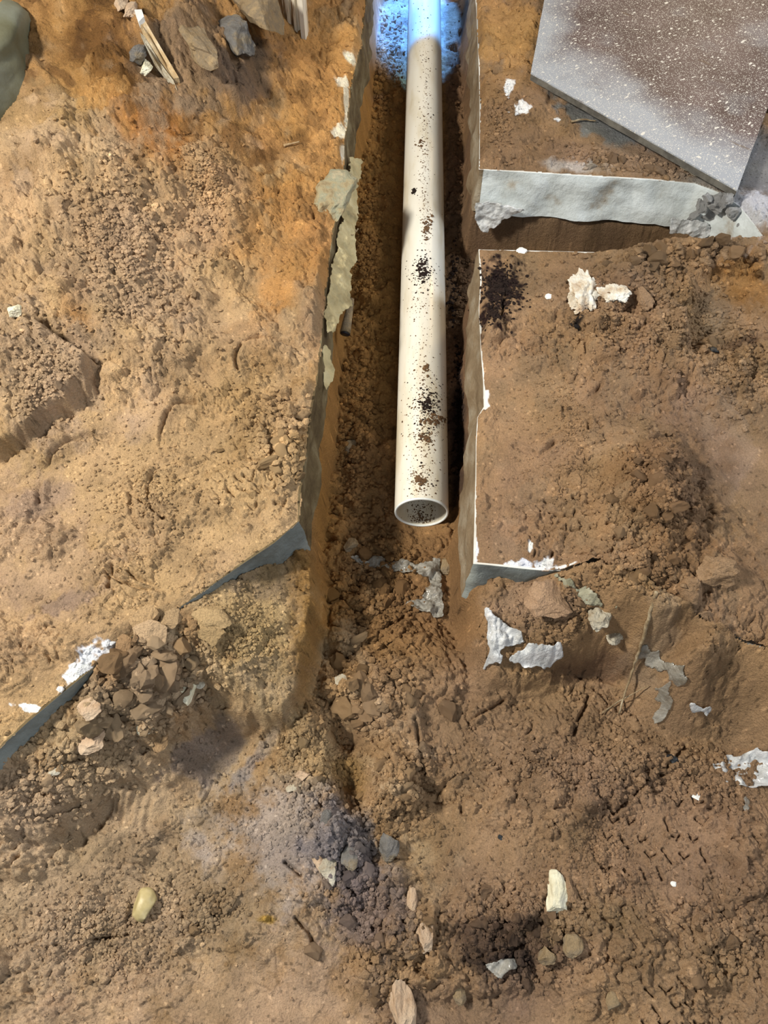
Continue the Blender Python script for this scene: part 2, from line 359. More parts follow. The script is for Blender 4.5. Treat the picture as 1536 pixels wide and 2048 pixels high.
BLOCK = [(-300, 560), (0, 636), (60, 652), (130, 688), (197, 745), (190, 782), (120, 828), (60, 868), (0, 905), (-300, 1010)]
def cover_left(X, Y, fine=True, want_uv=False):
    b = np.maximum(left_tps(X, Y), .004); u, v = P(X, Y, b); h = b.copy()
    sd = poly_sd(u + fbm(u, v, 40, 3, 111) * 16, v + fbm(u, v, 40, 3, 112) * 16, BLOCK)
    h = h + .036 * ss(-6, 12, sd) * (.55 + .45 * ss(-300, 150, u)) - .012 * np.exp(-((sd + 9) / 9) ** 2)
    lob = poly_sd(u + fbm(u, v, 30, 3, 113) * 14, v, [(-300, 120), (70, 110), (140, 190), (155, 330), (150, 350), (60, 350), (-300, 420)])
    h = h + .016 * ss(-8, 12, lob)
    lob2 = poly_sd(u, v + fbm(u, v, 30, 3, 114) * 10, [(-300, 300), (150, 290), (170, 330), (120, 350), (-300, 400)])
    h = h + .008 * ss(-5, 8, lob2)
    for (cx, cy, rx, ry, r, a) in [(370, 70, 45, 70, 25, .035), (420, 130, 40, 60, 35, .02), (480, 190, 40, 20, 40, .02), (200, 960, 90, 90, 0, -.010), (60, 945, 90, 14, -28, -.014), (350, 790, 50, 60, 0, .008),
                                   (540, 620, 110, 14, 60, -.008), (470, 560, 50, 120, -10, -.008), (610, 610, 25, 60, -20, .016), (560, 760, 60, 40, 0, -.010), (610, 450, 30, 14, 30, .008),
                                   (330, 1160, 70, 50, -20, -.008), (500, 1010, 130, 90, 0, .004), (300, 130, 60, 40, 20, -.02), (440, 20, 14, 90, -35, -.03), (520, 160, 12, 60, -35, -.03), (470, 110, 12, 40, 0, -.03),
                                   (540, 110, 40, 90, -20, .008), (320, 110, 30, 26, 30, -.03), (230, 40, 90, 40, 20, .02), (330, 690, 90, 110, 0, .010), (430, 400, 60, 140, -15, .008)]:
        h = h + a * gau(u, v, cx, cy, rx, ry, r)
    if fine:
        d = detail(X, Y, u, v)
        # raked streaks running down the pile towards the trench
        st = ss(-.1, .2, fbm(u, v, 130, 2, 121)) * blob(u, v, 330, 250, 420, 330, 35, .4)
        a = radians(-28); xs = X * cos(a) - Y * sin(a); ys = X * sin(a) + Y * cos(a)
        d = d + st * (fbm(xs * .45 + .2, ys * 1.6, .05, 4, 122) * .020 + domes(xs * .6, ys * 1.3, .016, .5, 123, .6) * .5)
        h = marks(u, v, h + d)
    s = poly_sd(X, Y, POLY_L)
    n = .004 + fbm(X, Y, .02, 3, 131) * .010
    f = ss(0, .022, s + n * .0)
    h = np.maximum(h, .001) * f + (-.0025) * (1 - f)
    if want_uv: return h, u, v
    return h

def cover_near(X, Y, fine=True, want_uv=False):
    b = np.maximum(rn_tps(X, Y), .004); u, v = P(X, Y, b); h = b.copy()
    for (cx, cy, rx, ry, r, a) in [(1395, 660, 14, 50, 10, -.025), (1430, 640, 40, 80, 10, -.012), (1360, 640, 22, 50, 0, .015), (1420, 705, 30, 8, 0, -.02), (1500, 680, 50, 8, -20, -.012),
                                   (1250, 880, 40, 30, 20, .015), (1402, 960, 16, 70, -15, -.028), (1340, 960, 50, 80, 0, .022), (1200, 1140, 80, 24, 0, .012), (1480, 840, 60, 20, 20, .006)]:
        h = h + a * gau(u, v, cx, cy, rx, ry, r)
    if fine: h = marks(u, v, h + detail(X, Y, u, v))
    s = poly_sd(X, Y, POLY_RN); f = ss(0, .018, s); f = np.maximum(f, ss(.26, .32, X) * (Y < 1.2))
    h = np.maximum(h, .001) * f - .0025 * (1 - f)
    if want_uv: return h, u, v
    return h

def cover_far(X, Y, fine=True, want_uv=False):
    b = np.maximum(rf_tps(X, Y), .003); u, v = P(X, Y, b); h = b.copy()
    bare = blob(u, v, 1270, 270, 150, 34, 25, .3, fbm(u, v, 40, 3, 141)) + blob(u, v, 1420, 300, 200, 60, 20, .3)
    if fine: h = h * (1 - .7 * np.clip(bare, 0, 1)) + detail(X, Y, u, v) * (1 - .9 * np.clip(bare, 0, 1)) + .008 * gau(u, v, 1210, 305, 30, 14)
    s = poly_sd(X, Y, POLY_RF); f = ss(0, .018, s)
    h = np.maximum(h, .001) * f - .0025 * (1 - f)
    if want_uv: return h, u, v
    return h

def surf(X, Y, fine=True):
    """top of everything soft at (X, Y), arrays"""
    X = np.atleast_1d(np.asarray(X, float)); Y = np.atleast_1d(np.asarray(Y, float))
    h = ground(X, Y, fine)
    for poly, fn in ((POLY_L, cover_left), (POLY_RN, cover_near), (POLY_RF, cover_far)):
        k = poly_sd(X, Y, poly) > 0
        if k.any(): h[k] = np.maximum(fn(X[k], Y[k], fine), 0)
    return h

def on_ground(px, py, fine=False):
    """where the line of sight of photo pixels first meets the soil (arrays)"""
    px = np.atleast_1d(np.asarray(px, float)); py = np.atleast_1d(np.asarray(py, float))
    zs = np.arange(.32, -.301, -.02); best = np.full(px.shape, np.nan)
    prev = None
    for z in zs:
        X, Y = W(px, py, z); g = surf(X, Y, False) - z
        hit = (g >= 0) & np.isnan(best)
        if prev is not None:
            t = np.clip(prev / (prev - g + 1e-9), 0, 1); best = np.where(hit, (z + .02) - t * .02, best)
        else: best = np.where(hit, z, best)
        prev = g
    best = np.where(np.isnan(best), -.25, best)
    X, Y = W(px, py, best)
    if fine: best = surf(X, Y, True)
    return X, Y, best

# ------------------------------------------------------------------ soil colour (display values, turned to reflectance)
def lin(c):
    c = np.asarray(c, float) / 255.0
    return np.where(c <= .04045, c / 12.92, ((c + .055) / 1.055) ** 2.4)

def soil_col(u, v, X, Y, zone):
    """zone 0 = pile/left slab, 1 = right slabs, 2 = trench and dug ground"""
    n = u.shape[0]
    base = {0: (186, 154, 112), 1: (158, 126, 92), 2: (162, 130, 92)}[zone]
    C = np.tile(lin(base), (n, 1))
    w = fbm(u, v, 60, 6, 201, .62) * .95
    def mix(m, col, k=1.0):
        nonlocal C
        m = np.clip(m * k, 0, 1)[:, None]; C = C * (1 - m) + lin(col) * m
    if zone == 0:
        mix(blob(u, v, 330, 120, 480, 300, 25, .5, w), (168, 124, 70), .9)
        mix(blob(u, v, 640, 250, 110, 420, 8, .5, w), (196, 146, 86), .8)
        mix(blob(u, v, 560, 500, 160, 120, 30, .5, w), (188, 138, 82), .7)
        mix(blob(u, v, 330, 280, 120, 60, 35, .5, w), (150, 94, 40), .8)
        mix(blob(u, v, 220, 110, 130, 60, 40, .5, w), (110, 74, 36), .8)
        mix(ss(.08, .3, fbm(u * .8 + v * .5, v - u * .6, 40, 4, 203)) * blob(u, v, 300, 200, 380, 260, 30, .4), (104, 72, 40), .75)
        mix(blob(u, v, 160, 640, 40, 60, -30, .5, w), (170, 116, 56), .7)
        mix(blob(u, v, 90, 270, 110, 100, 10, .3, w), (160, 130, 88), .9)
        mix(blob(u, v, 80, 300, 130, 40, 0, .3, w), (188, 160, 124), .6)
        mix(blob(u, v, 250, 520, 190, 260, -15, .4, w), (178, 150, 116), .75)
        mix(blob(u, v, 430, 380, 70, 130, -15, .4, w), (190, 156, 114), .7)
        mix(blob(u, v, 90, 760, 130, 120, 0, .4, w), (170, 144, 114), .8)
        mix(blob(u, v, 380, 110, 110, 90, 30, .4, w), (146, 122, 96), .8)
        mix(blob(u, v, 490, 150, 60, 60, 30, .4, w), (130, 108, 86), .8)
        mix(blob(u, v, 60, 1090, 130, 120, 0, .6, w), (170, 142, 116), .7)
        mix(blob(u, v, 70, 1000, 60, 20, -30, .3, w), (150, 126, 106), .6)
        mix(blob(u, v, 120, 1215, 80, 16, -20, .3, w), (142, 120, 106), .6)
        mix(blob(u, v, 620, 620, 30, 60, 0, .5, w), (160, 136, 108), .6)
        mix(blob(u, v, 500, 790, 130, 120, 0, .5, w), (166, 134, 92), .7)
        # paint and bare pale concrete along the edge
        wf = fbm(u, v, 16, 3, 205) * .9
        for a in [(165, 1335, 60, 20, -45), (215, 1302, 34, 7, -40), (55, 1413, 26, 7, 8), (135, 1372, 22, 7, -40), (230, 1290, 14, 5, -40)]: mix(blob(u, v, *a, .12, wf), (262, 263, 264))
        for a in [(684, 170, 12, 12, 0), (692, 200, 4, 40, 0), (678, 262, 16, 10, -30), (684, 305, 5, 20, 0), (663, 520, 4, 30, 0), (700, 120, 10, 8, 0)]: mix(blob(u, v, *a, .2, wf), (250, 236, 205))
    elif zone == 1:
        mix(ss(-.05, .35, w), (148, 122, 92), .6)
        mix(blob(u, v, 1430, 910, 100, 120, 0, .3, w), (156, 130, 104), .9)
        mix(blob(u, v, 1340, 865, 70, 35, 0, .3, w), (148, 122, 98), .8)
        mix(blob(u, v, 1480, 570, 60, 40, 0, .4, w), (160, 112, 52), .6)
        mix(blob(u, v, 1340, 1000, 100, 160, 0, .5, w), (140, 108, 76), .7)
        mix(blob(u, v, 1430, 640, 40, 60, 0, .5, w), (154, 130, 102), .8)
        mix(blob(u, v, 1010, 60, 90, 120, 0, .3, w), (196, 150, 92), .8)  # warm lamplight beside the trench, partly painted into the soil colour
        mix(blob(u, v, 1010, 240, 70, 90, 0, .5, w), (142, 112, 80), .7)
        mix(blob(u, v, 1270, 270, 150, 34, 25, .2, w), (132, 134, 128), .9)
        mix(blob(u, v, 1420, 300, 220, 70, 20, .3), (128, 130, 130), .9)
        mix(blob(u, v, 1280, 318, 110, 26, 5, .5, w), (166, 136, 106), .9)
        mix(blob(u, v, 1160, 330, 60, 10, 5, .5, w), (206, 196, 180), .8)
        mix(blob(u, v, 1480, 430, 60, 50, 30, .3, w), (206, 206, 206), .9)
        wf = fbm(u, v, 14, 3, 206) * 1.1
        for a in [(1040, 1127, 24, 8, 4), (1088, 1128, 18, 8, 0), (1130, 1135, 26, 3, 5), (951, 1100, 5, 26, 0), (1060, 1096, 4, 12, 0), (972, 796, 5, 18, 0), (1018, 178, 9, 16, -10), (1042, 220, 16, 12, 10), (1018, 232, 6, 3, 0), (1115, 236, 6, 3, 0)]:
            mix(blob(u, v, *a, .12, wf), (262, 263, 263))
        # dark crumbly compost
        mix(blob(u, v, 1000, 580, 38, 46, 20, .5, fbm(u, v, 14, 3, 207) * 1.6), (34, 20, 20)); mix(blob(u, v, 985, 645, 22, 26, 0, .5, fbm(u, v, 12, 3, 208) * 1.6), (40, 24, 22))
        mix(blob(u, v, 1150, 655, 12, 8, 0, .5, fbm(u, v, 12, 3, 209)), (40, 34, 32)); mix(blob(u, v, 1475, 690, 60, 12, -12, .5, w), (76, 54, 42), .7)
    else:
        mix(ss(1380, 1250, v) * ss(1000, 900, u) * ss(600, 640, u), (156, 112, 54), .85)
        mix(ss(700, 1050, v) * ss(1380, 1250, v) * ss(1000, 900, u) * ss(640, 720, u), (134, 104, 72), .7)
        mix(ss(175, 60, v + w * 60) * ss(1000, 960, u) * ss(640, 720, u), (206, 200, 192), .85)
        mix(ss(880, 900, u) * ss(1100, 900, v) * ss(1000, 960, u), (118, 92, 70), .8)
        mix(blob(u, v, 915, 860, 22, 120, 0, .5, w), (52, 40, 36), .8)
        mix(ss(620, 1000, u) * ss(1250, 1450, v), (158, 128, 96), .9)
        mix(blob(u, v, 500, 1260, 120, 130, 0, .5, w), (190, 162, 116), .8)
        mix(blob(u, v, 550, 1140, 70, 40, -20, .5, w), (112, 92, 66), .7)
        mix(blob(u, v, 610, 1240, 26, 200, 0, .5, w), (140, 104, 54), .8)
        mix(blob(u, v, 200, 1750, 480, 420, 0, .5, w), (184, 158, 124), .85)
        mix(blob(u, v, 500, 2020, 330, 120, 0, .5, w), (180, 150, 118), .8)
        mix(blob(u, v, 550, 1670, 150, 110, 20, .4, w), (180, 164, 148), .85)
        mix(blob(u, v, 410, 1500, 80, 45, -40, .25, w), (130, 114, 102), .75)
        mix(blob(u, v, 500, 1530, 90, 14, -50, .4, w), (134, 130, 134), .5)
        mix(blob(u, v, 690, 1690, 60, 110, -20, .5, w), (126, 120, 120), .8)
        mix(blob(u, v, 740, 1830, 70, 90, 0, .5, w), (122, 106, 98), .8)
        mix(blob(u, v, 620, 1500, 90, 60, -20, .5, w), (168, 142, 104), .6)
        mix(blob(u, v, 700, 1560, 30, 60, -20, .5, w), (150, 116, 66), .7)
        mix(blob(u, v, 1010, 1880, 120, 60, 0, .5, w), (84, 66, 54), .8); mix(blob(u, v, 1000, 1930, 70, 20, 0, .5, w), (50, 40, 36), .7)
        mix(blob(u, v, 960, 2010, 200, 50, 0, .5, w), (140, 114, 90), .8)
        mix(blob(u, v, 1350, 1690, 220, 140, 0, .5, w), (160, 128, 96), .7)
        mix(blob(u, v, 1080, 1200, 70, 40, 0, .5, w), (168, 138, 106), .8); mix(blob(u, v, 1190, 1335, 100, 26, 0, .5, w), (112, 86, 64), .8)
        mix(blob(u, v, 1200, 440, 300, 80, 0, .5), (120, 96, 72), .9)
        mix(blob(u, v, 1310, 1290, 40, 80, 20, .5, w), (176, 152, 122), .5)
        mix(blob(u, v, 1190, 1840, 90, 40, 0, .5, w), (150, 124, 88), .6)
        mix(blob(u, v, 530, 1838, 16, 8, 0, .4, w), (186, 146, 56), .8)
        mix(blob(u, v, 500, 1115, 0.1, 0.1), (0, 0, 0))
    # natural mottling
    k = 1 + fbm(X, Y, .05, 4, 211) * .34 + fbm(X, Y, .4, 2, 212) * .22
    r = hsh(np.floor(X / .004), np.floor(Y / .004), 213)
    k = k * np.where(r > .985, 1.5, np.where(r < .02, .55, 1))
    C = C * k[:, None]; C[:, 0] *= .97; C[:, 2] *= 1.10
    C[:, 2] *= 1 + fbm(X, Y, .12, 3, 214) * .12
    return np.clip(C * ALB, .004, .92)
ALB = 0.88

# ------------------------------------------------------------------ materials
def nodes_of(name):
    m = bpy.data.materials.new(name); m.use_nodes = True
    nt = m.node_tree; b = nt.nodes['Principled BSDF']; return m, nt, b

def N(nt, t, **kw):
    n = nt.nodes.new(t)
    for k, v in kw.items():
        if k in n.inputs: n.inputs[k].default_value = v
        else: setattr(n, k, v)
    return n

def add_bump(nt, b, sc, strength, dist, detail=6, prev=None, rough=.65):
    tc = N(nt, 'ShaderNodeTexCoord'); no = N(nt, 'ShaderNodeTexNoise'); no.inputs['Scale'].default_value = sc; no.inputs['Detail'].default_value = detail
    no.inputs['Roughness'].default_value = rough
    nt.links.new(tc.outputs['Object'], no.inputs['Vector'])
    bu = N(nt, 'ShaderNodeBump'); bu.inputs['Strength'].default_value = strength; bu.inputs['Distance'].default_value = dist
    nt.links.new(no.outputs['Fac'], bu.inputs['Height'])
    if prev: nt.links.new(prev.outputs['Normal'], bu.inputs['Normal'])
    nt.links.new(bu.outputs['Normal'], b.inputs['Normal']); return bu, no

def mat_soil(name, attr=True, rough=.92, spec=.18):
    m, nt, b = nodes_of(name); b.inputs['Roughness'].default_value = rough; b.inputs['Specular IOR Level'].default_value = spec
    if attr: src = N(nt, 'ShaderNodeAttribute', attribute_name='Col').outputs['Color']
    else: src = N(nt, 'ShaderNodeObjectInfo').outputs['Color']
    bu, no = add_bump(nt, b, 300, 1.0, .0030, 5)
    bu2, no2 = add_bump(nt, b, 80, .7, .008, 5, bu)
    mp = N(nt, 'ShaderNodeMapRange'); mp.inputs['From Min'].default_value = .3; mp.inputs['From Max'].default_value = .7
    mp.inputs['To Min'].default_value = .78; mp.inputs['To Max'].default_value = 1.22
    nt.links.new(no.outputs['Fac'], mp.inputs['Value'])
    mx = N(nt, 'ShaderNodeVectorMath', operation='SCALE'); nt.links.new(src, mx.inputs[0]); nt.links.new(mp.outputs[0], mx.inputs['Scale'])
    nt.links.new(mx.outputs[0], b.inputs['Base Color']); return m

def mat_noise(name, cols, sc=8, rough=.7, bump=(60, .5, .004), spec=.3, detail=6, stretch=None, alpha=None, trans=None):
    """cols: [(pos, display rgb), ...]"""
    m, nt, b = nodes_of(name); b.inputs['Roughness'].default_value = rough; b.inputs['Specular IOR Level'].default_value = spec
    tc = N(nt, 'ShaderNodeTexCoord'); mpn = N(nt, 'ShaderNodeMapping')
    if stretch: mpn.inputs['Scale'].default_value = stretch
    nt.links.new(tc.outputs['Object'], mpn.inputs['Vector'])
    no = N(nt, 'ShaderNodeTexNoise'); no.inputs['Scale'].default_value = sc; no.inputs['Detail'].default_value = detail; no.inputs['Roughness'].default_value = .6
    nt.links.new(mpn.outputs[0], no.inputs['Vector'])
    cr = N(nt, 'ShaderNodeValToRGB'); el = cr.color_ramp.elements
    while len(el) > 1: el.remove(el[-1])
    for i, (p, c) in enumerate(cols):
        e = el[0] if i == 0 else el.new(p); e.position = p; e.color = (*[float(x) for x in lin(c)], 1)
    nt.links.new(no.outputs['Fac'], cr.inputs['Fac']); nt.links.new(cr.outputs['Color'], b.inputs['Base Color'])
    if bump: add_bump(nt, b, bump[0], bump[1], bump[2])
    if alpha is not None: b.inputs['Alpha'].default_value = alpha
    if trans is not None: b.inputs['Transmission Weight'].default_value = trans
    return m

M_soil = mat_soil('soil'); M_clod = mat_soil('clod_soil', attr=False)
M_slab_left = mat_noise('old_concrete_brown', [(.3, (70, 56, 36)), (.5, (100, 86, 60)), (.7, (132, 122, 96))], 14, .85, (70, .8, .008))
M_slab_left_cut = mat_noise('sawn_concrete_grey', [(.3, (98, 100, 94)), (.5, (124, 132, 132)), (.75, (150, 154, 148))], 9, .8, (70, .6, .006))
M_slab_right = mat_noise('concrete_trench_face', [(.3, (104, 86, 64)), (.5, (128, 112, 90)), (.72, (158, 150, 134))], 12, .85, (60, .8, .008))
M_slab_face = mat_noise('pale_concrete_face', [(.3, (160, 150, 134)), (.42, (196, 204, 206)), (.7, (232, 242, 248))], 10, .75, (60, .6, .006))
M_slab_top = mat_noise('slab_top', [(.3, (190, 186, 176)), (.6, (225, 226, 224))], 10, .85, (70, .4, .003))
M_pvc = mat_noise('white_pvc', [(.35, (206, 196, 172)), (.5, (224, 220, 208)), (.8, (232, 232, 226))], 5, .30, None, .5, stretch=(3, .6, 3))
M_rim = mat_noise('pvc_cut_end', [(.4, (214, 220, 220)), (.7, (238, 242, 242))], 40, .5, (200, .3, .001), .4)
M_dark = mat_noise('dark_crumb', [(.35, (26, 18, 16)), (.6, (44, 32, 28))], 60, .9, (200, .8, .003), .2)
M_brown = mat_noise('brown_crumb', [(.35, (84, 62, 44)), (.6, (116, 90, 64))], 60, .9, (200, .8, .003), .2)
M_film = mat_noise('plastic_film', [(.3, (176, 178, 178)), (.5, (216, 220, 224)), (.7, (244, 246, 250))], 24, .22, (45, .8, .01), .7, alpha=.9)
M_film_clear = mat_noise('clear_plastic_film', [(.3, (130, 124, 112)), (.6, (176, 174, 166)), (.8, (214, 214, 210))], 30, .25, (50, .8, .01), .7, alpha=.72)
M_film_cream = mat_noise('cream_film', [(.3, (160, 146, 108)), (.55, (204, 190, 146)), (.75, (224, 214, 176))], 16, .5, (50, .8, .01), .4, alpha=.97)
M_rock_grey = mat_noise('grey_rock', [(.3, (104, 88, 68)), (.45, (150, 130, 100)), (.55, (132, 118, 98)), (.7, (170, 148, 114))], 26, .92, (130, 1.0, .006))
M_rock_pale = mat_noise('pale_stone', [(.3, (196, 188, 158)), (.55, (224, 220, 196)), (.8, (236, 234, 218))], 22, .85, (60, .9, .006))
M_rock_slate = mat_noise('slate_stone', [(.3, (90, 86, 80)), (.5, (116, 114, 112)), (.62, (134, 122, 102)), (.75, (140, 140, 138))], 24, .9, (130, 1.0, .006))
M_rock_pink = mat_noise('pinkish_stone', [(.3, (150, 120, 90)), (.45, (190, 164, 138)), (.7, (204, 184, 160))], 24, .9, (130, 1.0, .005))
M_rock_gw = mat_noise('white_grey_lump', [(.32, (140, 118, 88)), (.45, (176, 168, 150)), (.7, (206, 202, 188))], 24, .9, (130, 1.0, .005))
M_plaster = mat_noise('plaster_white', [(.3, (168, 132, 96)), (.45, (216, 204, 184)), (.6, (240, 238, 230))], 26, .85, (50, 1.0, .01))
M_boulder = mat_noise('green_grey_boulder', [(.3, (88, 84, 60)), (.5, (108, 108, 88)), (.7, (126, 130, 118))], 7, .6, (40, .3, .004))
M_pebble = mat_noise('olive_pebble', [(.3, (150, 136, 92)), (.55, (180, 166, 122)), (.8, (200, 190, 156))], 30, .45, (60, .3, .002), .5)
M_wood = mat_noise('splinter_wood', [(.3, (150, 122, 86)), (.5, (190, 168, 132)), (.7, (222, 214, 196))], 18, .8, (60, .8, .004), stretch=(1, 1, 1))
M_stick = mat_noise('dry_stick', [(.3, (110, 88, 62)), (.5, (150, 132, 104)), (.7, (184, 172, 148))], 40, .85, (90, .9, .004))
M_black = mat_noise('black_plastic', [(.4, (20, 24, 28)), (.6, (34, 40, 46))], 20, .35, None, .6)
M_white_chip = mat_noise('white_chip', [(.4, (220, 222, 220)), (.6, (240, 242, 240))], 20, .7, None)
M_post = mat_noise('peeling_white_paint', [(.34, (70, 46, 28)), (.40, (150, 120, 84)), (.45, (214, 206, 188)), (.8, (232, 230, 222))], 16, .7, (60, .4, .003), stretch=(2.2, 2.2, .22))

def film_alpha(m, lo, hi, sc):
    nt = m.node_tree; b = nt.nodes['Principled BSDF']; tc = N(nt, 'ShaderNodeTexCoord'); n = N(nt, 'ShaderNodeTexNoise'); n.inputs['Scale'].default_value = sc; n.inputs['Detail'].default_value = 5
    nt.links.new(tc.outputs['Object'], n.inputs['Vector']); r = N(nt, 'ShaderNodeMapRange'); r.inputs['From Min'].default_value = .38; r.inputs['From Max'].default_value = .6
    r.inputs['To Min'].default_value = lo; r.inputs['To Max'].default_value = hi; nt.links.new(n.outputs['Fac'], r.inputs['Value']); nt.links.new(r.outputs[0], b.inputs['Alpha'])
    b.inputs['Coat Weight'].default_value = .6; b.inputs['Coat Roughness'].default_value = .12
film_alpha(M_film, .62, .97, 22); film_alpha(M_film_clear, .38, .82, 26)

# board: purple-brown, pale dust on it, white splatter
def mat_board():
    m, nt, b = nodes_of('dusty_board'); b.inputs['Roughness'].default_value = .62; b.inputs['Specular IOR Level'].default_value = .35
    tc = N(nt, 'ShaderNodeTexCoord')
    def noise(sc, det=5, st=None, off=None):
        mp = N(nt, 'ShaderNodeMapping')
        if st: mp.inputs['Scale'].default_value = st
        if off: mp.inputs['Location'].default_value = off
        nt.links.new(tc.outputs['Object'], mp.inputs['Vector'])
        n = N(nt, 'ShaderNodeTexNoise'); n.inputs['Scale'].default_value = sc; n.inputs['Detail'].default_value = det; nt.links.new(mp.outputs[0], n.inputs['Vector']); return n, mp
    def ramp(src, a, c0, d, c1):
        r = N(nt, 'ShaderNodeValToRGB'); e = r.color_ramp.elements; e[0].position = a; e[1].position = d; e[0].color = (*c0, 1); e[1].color = (*c1, 1); nt.links.new(src, r.inputs['Fac']); return r
    def mix(f, a, bb):
        x = N(nt, 'ShaderNodeMix', data_type='RGBA'); nt.links.new(f, x.inputs[0]); nt.links.new(a, x.inputs[6]); nt.links.new(bb, x.inputs[7]); return x.outputs[2]
    base = ramp(noise(6)[0].outputs['Fac'], .35, tuple(lin((76, 62, 64))), .65, tuple(lin((102, 88, 90)))).outputs['Color']
    dust = N(nt, 'ShaderNodeRGB'); dust.outputs[0].default_value = (*lin((156, 162, 172)), 1)
    # dust lies thick along the two near edges: distance from the board's near corner edges, broken by noise
    sep = N(nt, 'ShaderNodeSeparateXYZ'); nt.links.new(tc.outputs['Object'], sep.inputs[0])
    nz = noise(5, 6)[0]
    def edge(sock, lo, hi):
        r = N(nt, 'ShaderNodeMapRange'); r.inputs['From Min'].default_value = lo; r.inputs['From Max'].default_value = hi; r.inputs['To Min'].default_value = 1; r.inputs['To Max'].default_value = 0
        nt.links.new(sock, r.inputs['Value']); return r.outputs[0]
    mxx = N(nt, 'ShaderNodeMath', operation='MAXIMUM'); nt.links.new(edge(sep.outputs['Y'], -.02, .24), mxx.inputs[0]); sl = N(nt, 'ShaderNodeMath', operation='MULTIPLY_ADD'); sl.inputs[1].default_value = .77; nt.links.new(sep.outputs['Y'], sl.inputs[0]); nt.links.new(sep.outputs['X'], sl.inputs[2]); nt.links.new(edge(sl.outputs[0], -.04, .16), mxx.inputs[1])
    ad = N(nt, 'ShaderNodeMath', operation='MULTIPLY_ADD'); ad.inputs[1].default_value = .75; nt.links.new(mxx.outputs[0], ad.inputs[0]); nt.links.new(nz.outputs['Fac'], ad.inputs[2])
    fr = ramp(ad.outputs[0], .55, (0, 0, 0), 1.0, (1, 1, 1)); fr.color_ramp.elements[0].position = .55; fr.color_ramp.elements[1].position = 1.30
    c = mix(fr.outputs['Color'], base, dust.outputs[0])
    wh = N(nt, 'ShaderNodeRGB'); wh.outputs[0].default_value = (*lin((214, 212, 206)), 1)
    for sc, th, st in ((90, .20, (1, .5, 1)), (200, .24, (1, 1, 1)), (46, .13, (1, .4, 1)), (330, .3, (1, 1, 1))):
        vo = N(nt, 'ShaderNodeTexVoronoi'); vo.inputs['Scale'].default_value = sc; n, mp = noise(sc, 3, st)
        mp2 = N(nt, 'ShaderNodeMapping'); mp2.inputs['Scale'].default_value = st; mp2.inputs['Rotation'].default_value = (0, 0, .5); nt.links.new(tc.outputs['Object'], mp2.inputs['Vector'])
        va = N(nt, 'ShaderNodeVectorMath', operation='MULTIPLY_ADD'); va.inputs[1].default_value = (1.2 / sc, 1.2 / sc, 0); nt.links.new(n.outputs['Color'], va.inputs[0]); nt.links.new(mp2.outputs[0], va.inputs[2])
        nt.links.new(va.outputs[0], vo.inputs['Vector'])
        lt = N(nt, 'ShaderNodeMath', operation='LESS_THAN'); lt.inputs[1].default_value = th; nt.links.new(vo.outputs['Distance'], lt.inputs[0])
        sp = N(nt, 'ShaderNodeSeparateColor'); nt.links.new(vo.outputs['Color'], sp.inputs[0])
        g = N(nt, 'ShaderNodeMath', operation='GREATER_THAN'); g.inputs[1].default_value = .45; nt.links.new(sp.outputs[0], g.inputs[0])
        mu = N(nt, 'ShaderNodeMath', operation='MULTIPLY'); nt.links.new(lt.outputs[0], mu.inputs[0]); nt.links.new(g.outputs[0], mu.inputs[1])
        c = mix(mu.outputs[0], c, wh.outputs[0])
    sc_ = noise(9, 6, (1, 4, 1))[0]
    dk = N(nt, 'ShaderNodeRGB'); dk.outputs[0].default_value = (*lin((96, 78, 62)), 1)
    c = mix(ramp(sc_.outputs['Fac'], .66, (0, 0, 0), .72, (.7, .7, .7)).outputs['Color'], c, dk.outputs[0])
    nt.links.new(c, b.inputs['Base Color']); add_bump(nt, b, 120, .3, .0015); return m
M_board = mat_board()
M_board_edge = mat_noise('board_edge', [(.4, (84, 82, 78)), (.6, (110, 108, 102))], 30, .8, (90, .5, .003))

# ------------------------------------------------------------------ mesh helpers
def np_mesh(name, V, F, cols=None, smooth=False):
    me = bpy.data.meshes.new(name); V = np.asarray(V, np.float32); F = np.asarray(F, np.int32)
    k = F.shape[1]; me.vertices.add(len(V)); me.vertices.foreach_set('co', V.ravel())
    me.loops.add(F.size); me.loops.foreach_set('vertex_index', F.ravel())
    me.polygons.add(len(F)); me.polygons.foreach_set('loop_start', np.arange(0, F.size, k, dtype=np.int32)); me.polygons.foreach_set('loop_total', np.full(len(F), k, np.int32))
    me.polygons.foreach_set('use_smooth', np.full(len(F), smooth))
    if cols is not None:
        a = me.color_attributes.new('Col', 'FLOAT_COLOR', 'POINT'); c = np.ones((len(V), 4), np.float32); c[:, :3] = cols; a.data.foreach_set('color', c.ravel())
    me.update(); me.validate(); return me

def link(name, me, mat=None, parent=None, loc=None):
    o = bpy.data.objects.new(name, me)
    if mat: me.materials.append(mat)
    COL.objects.link(o)
    if parent: o.parent = parent
    if loc is not None: o.location = loc
    return o

def tag(o, label=None, cat=None, group=None, kind=None):
    if label: o['label'] = label
    if cat: o['category'] = cat
    if group: o['group'] = group
    if kind: o['kind'] = kind
    return o

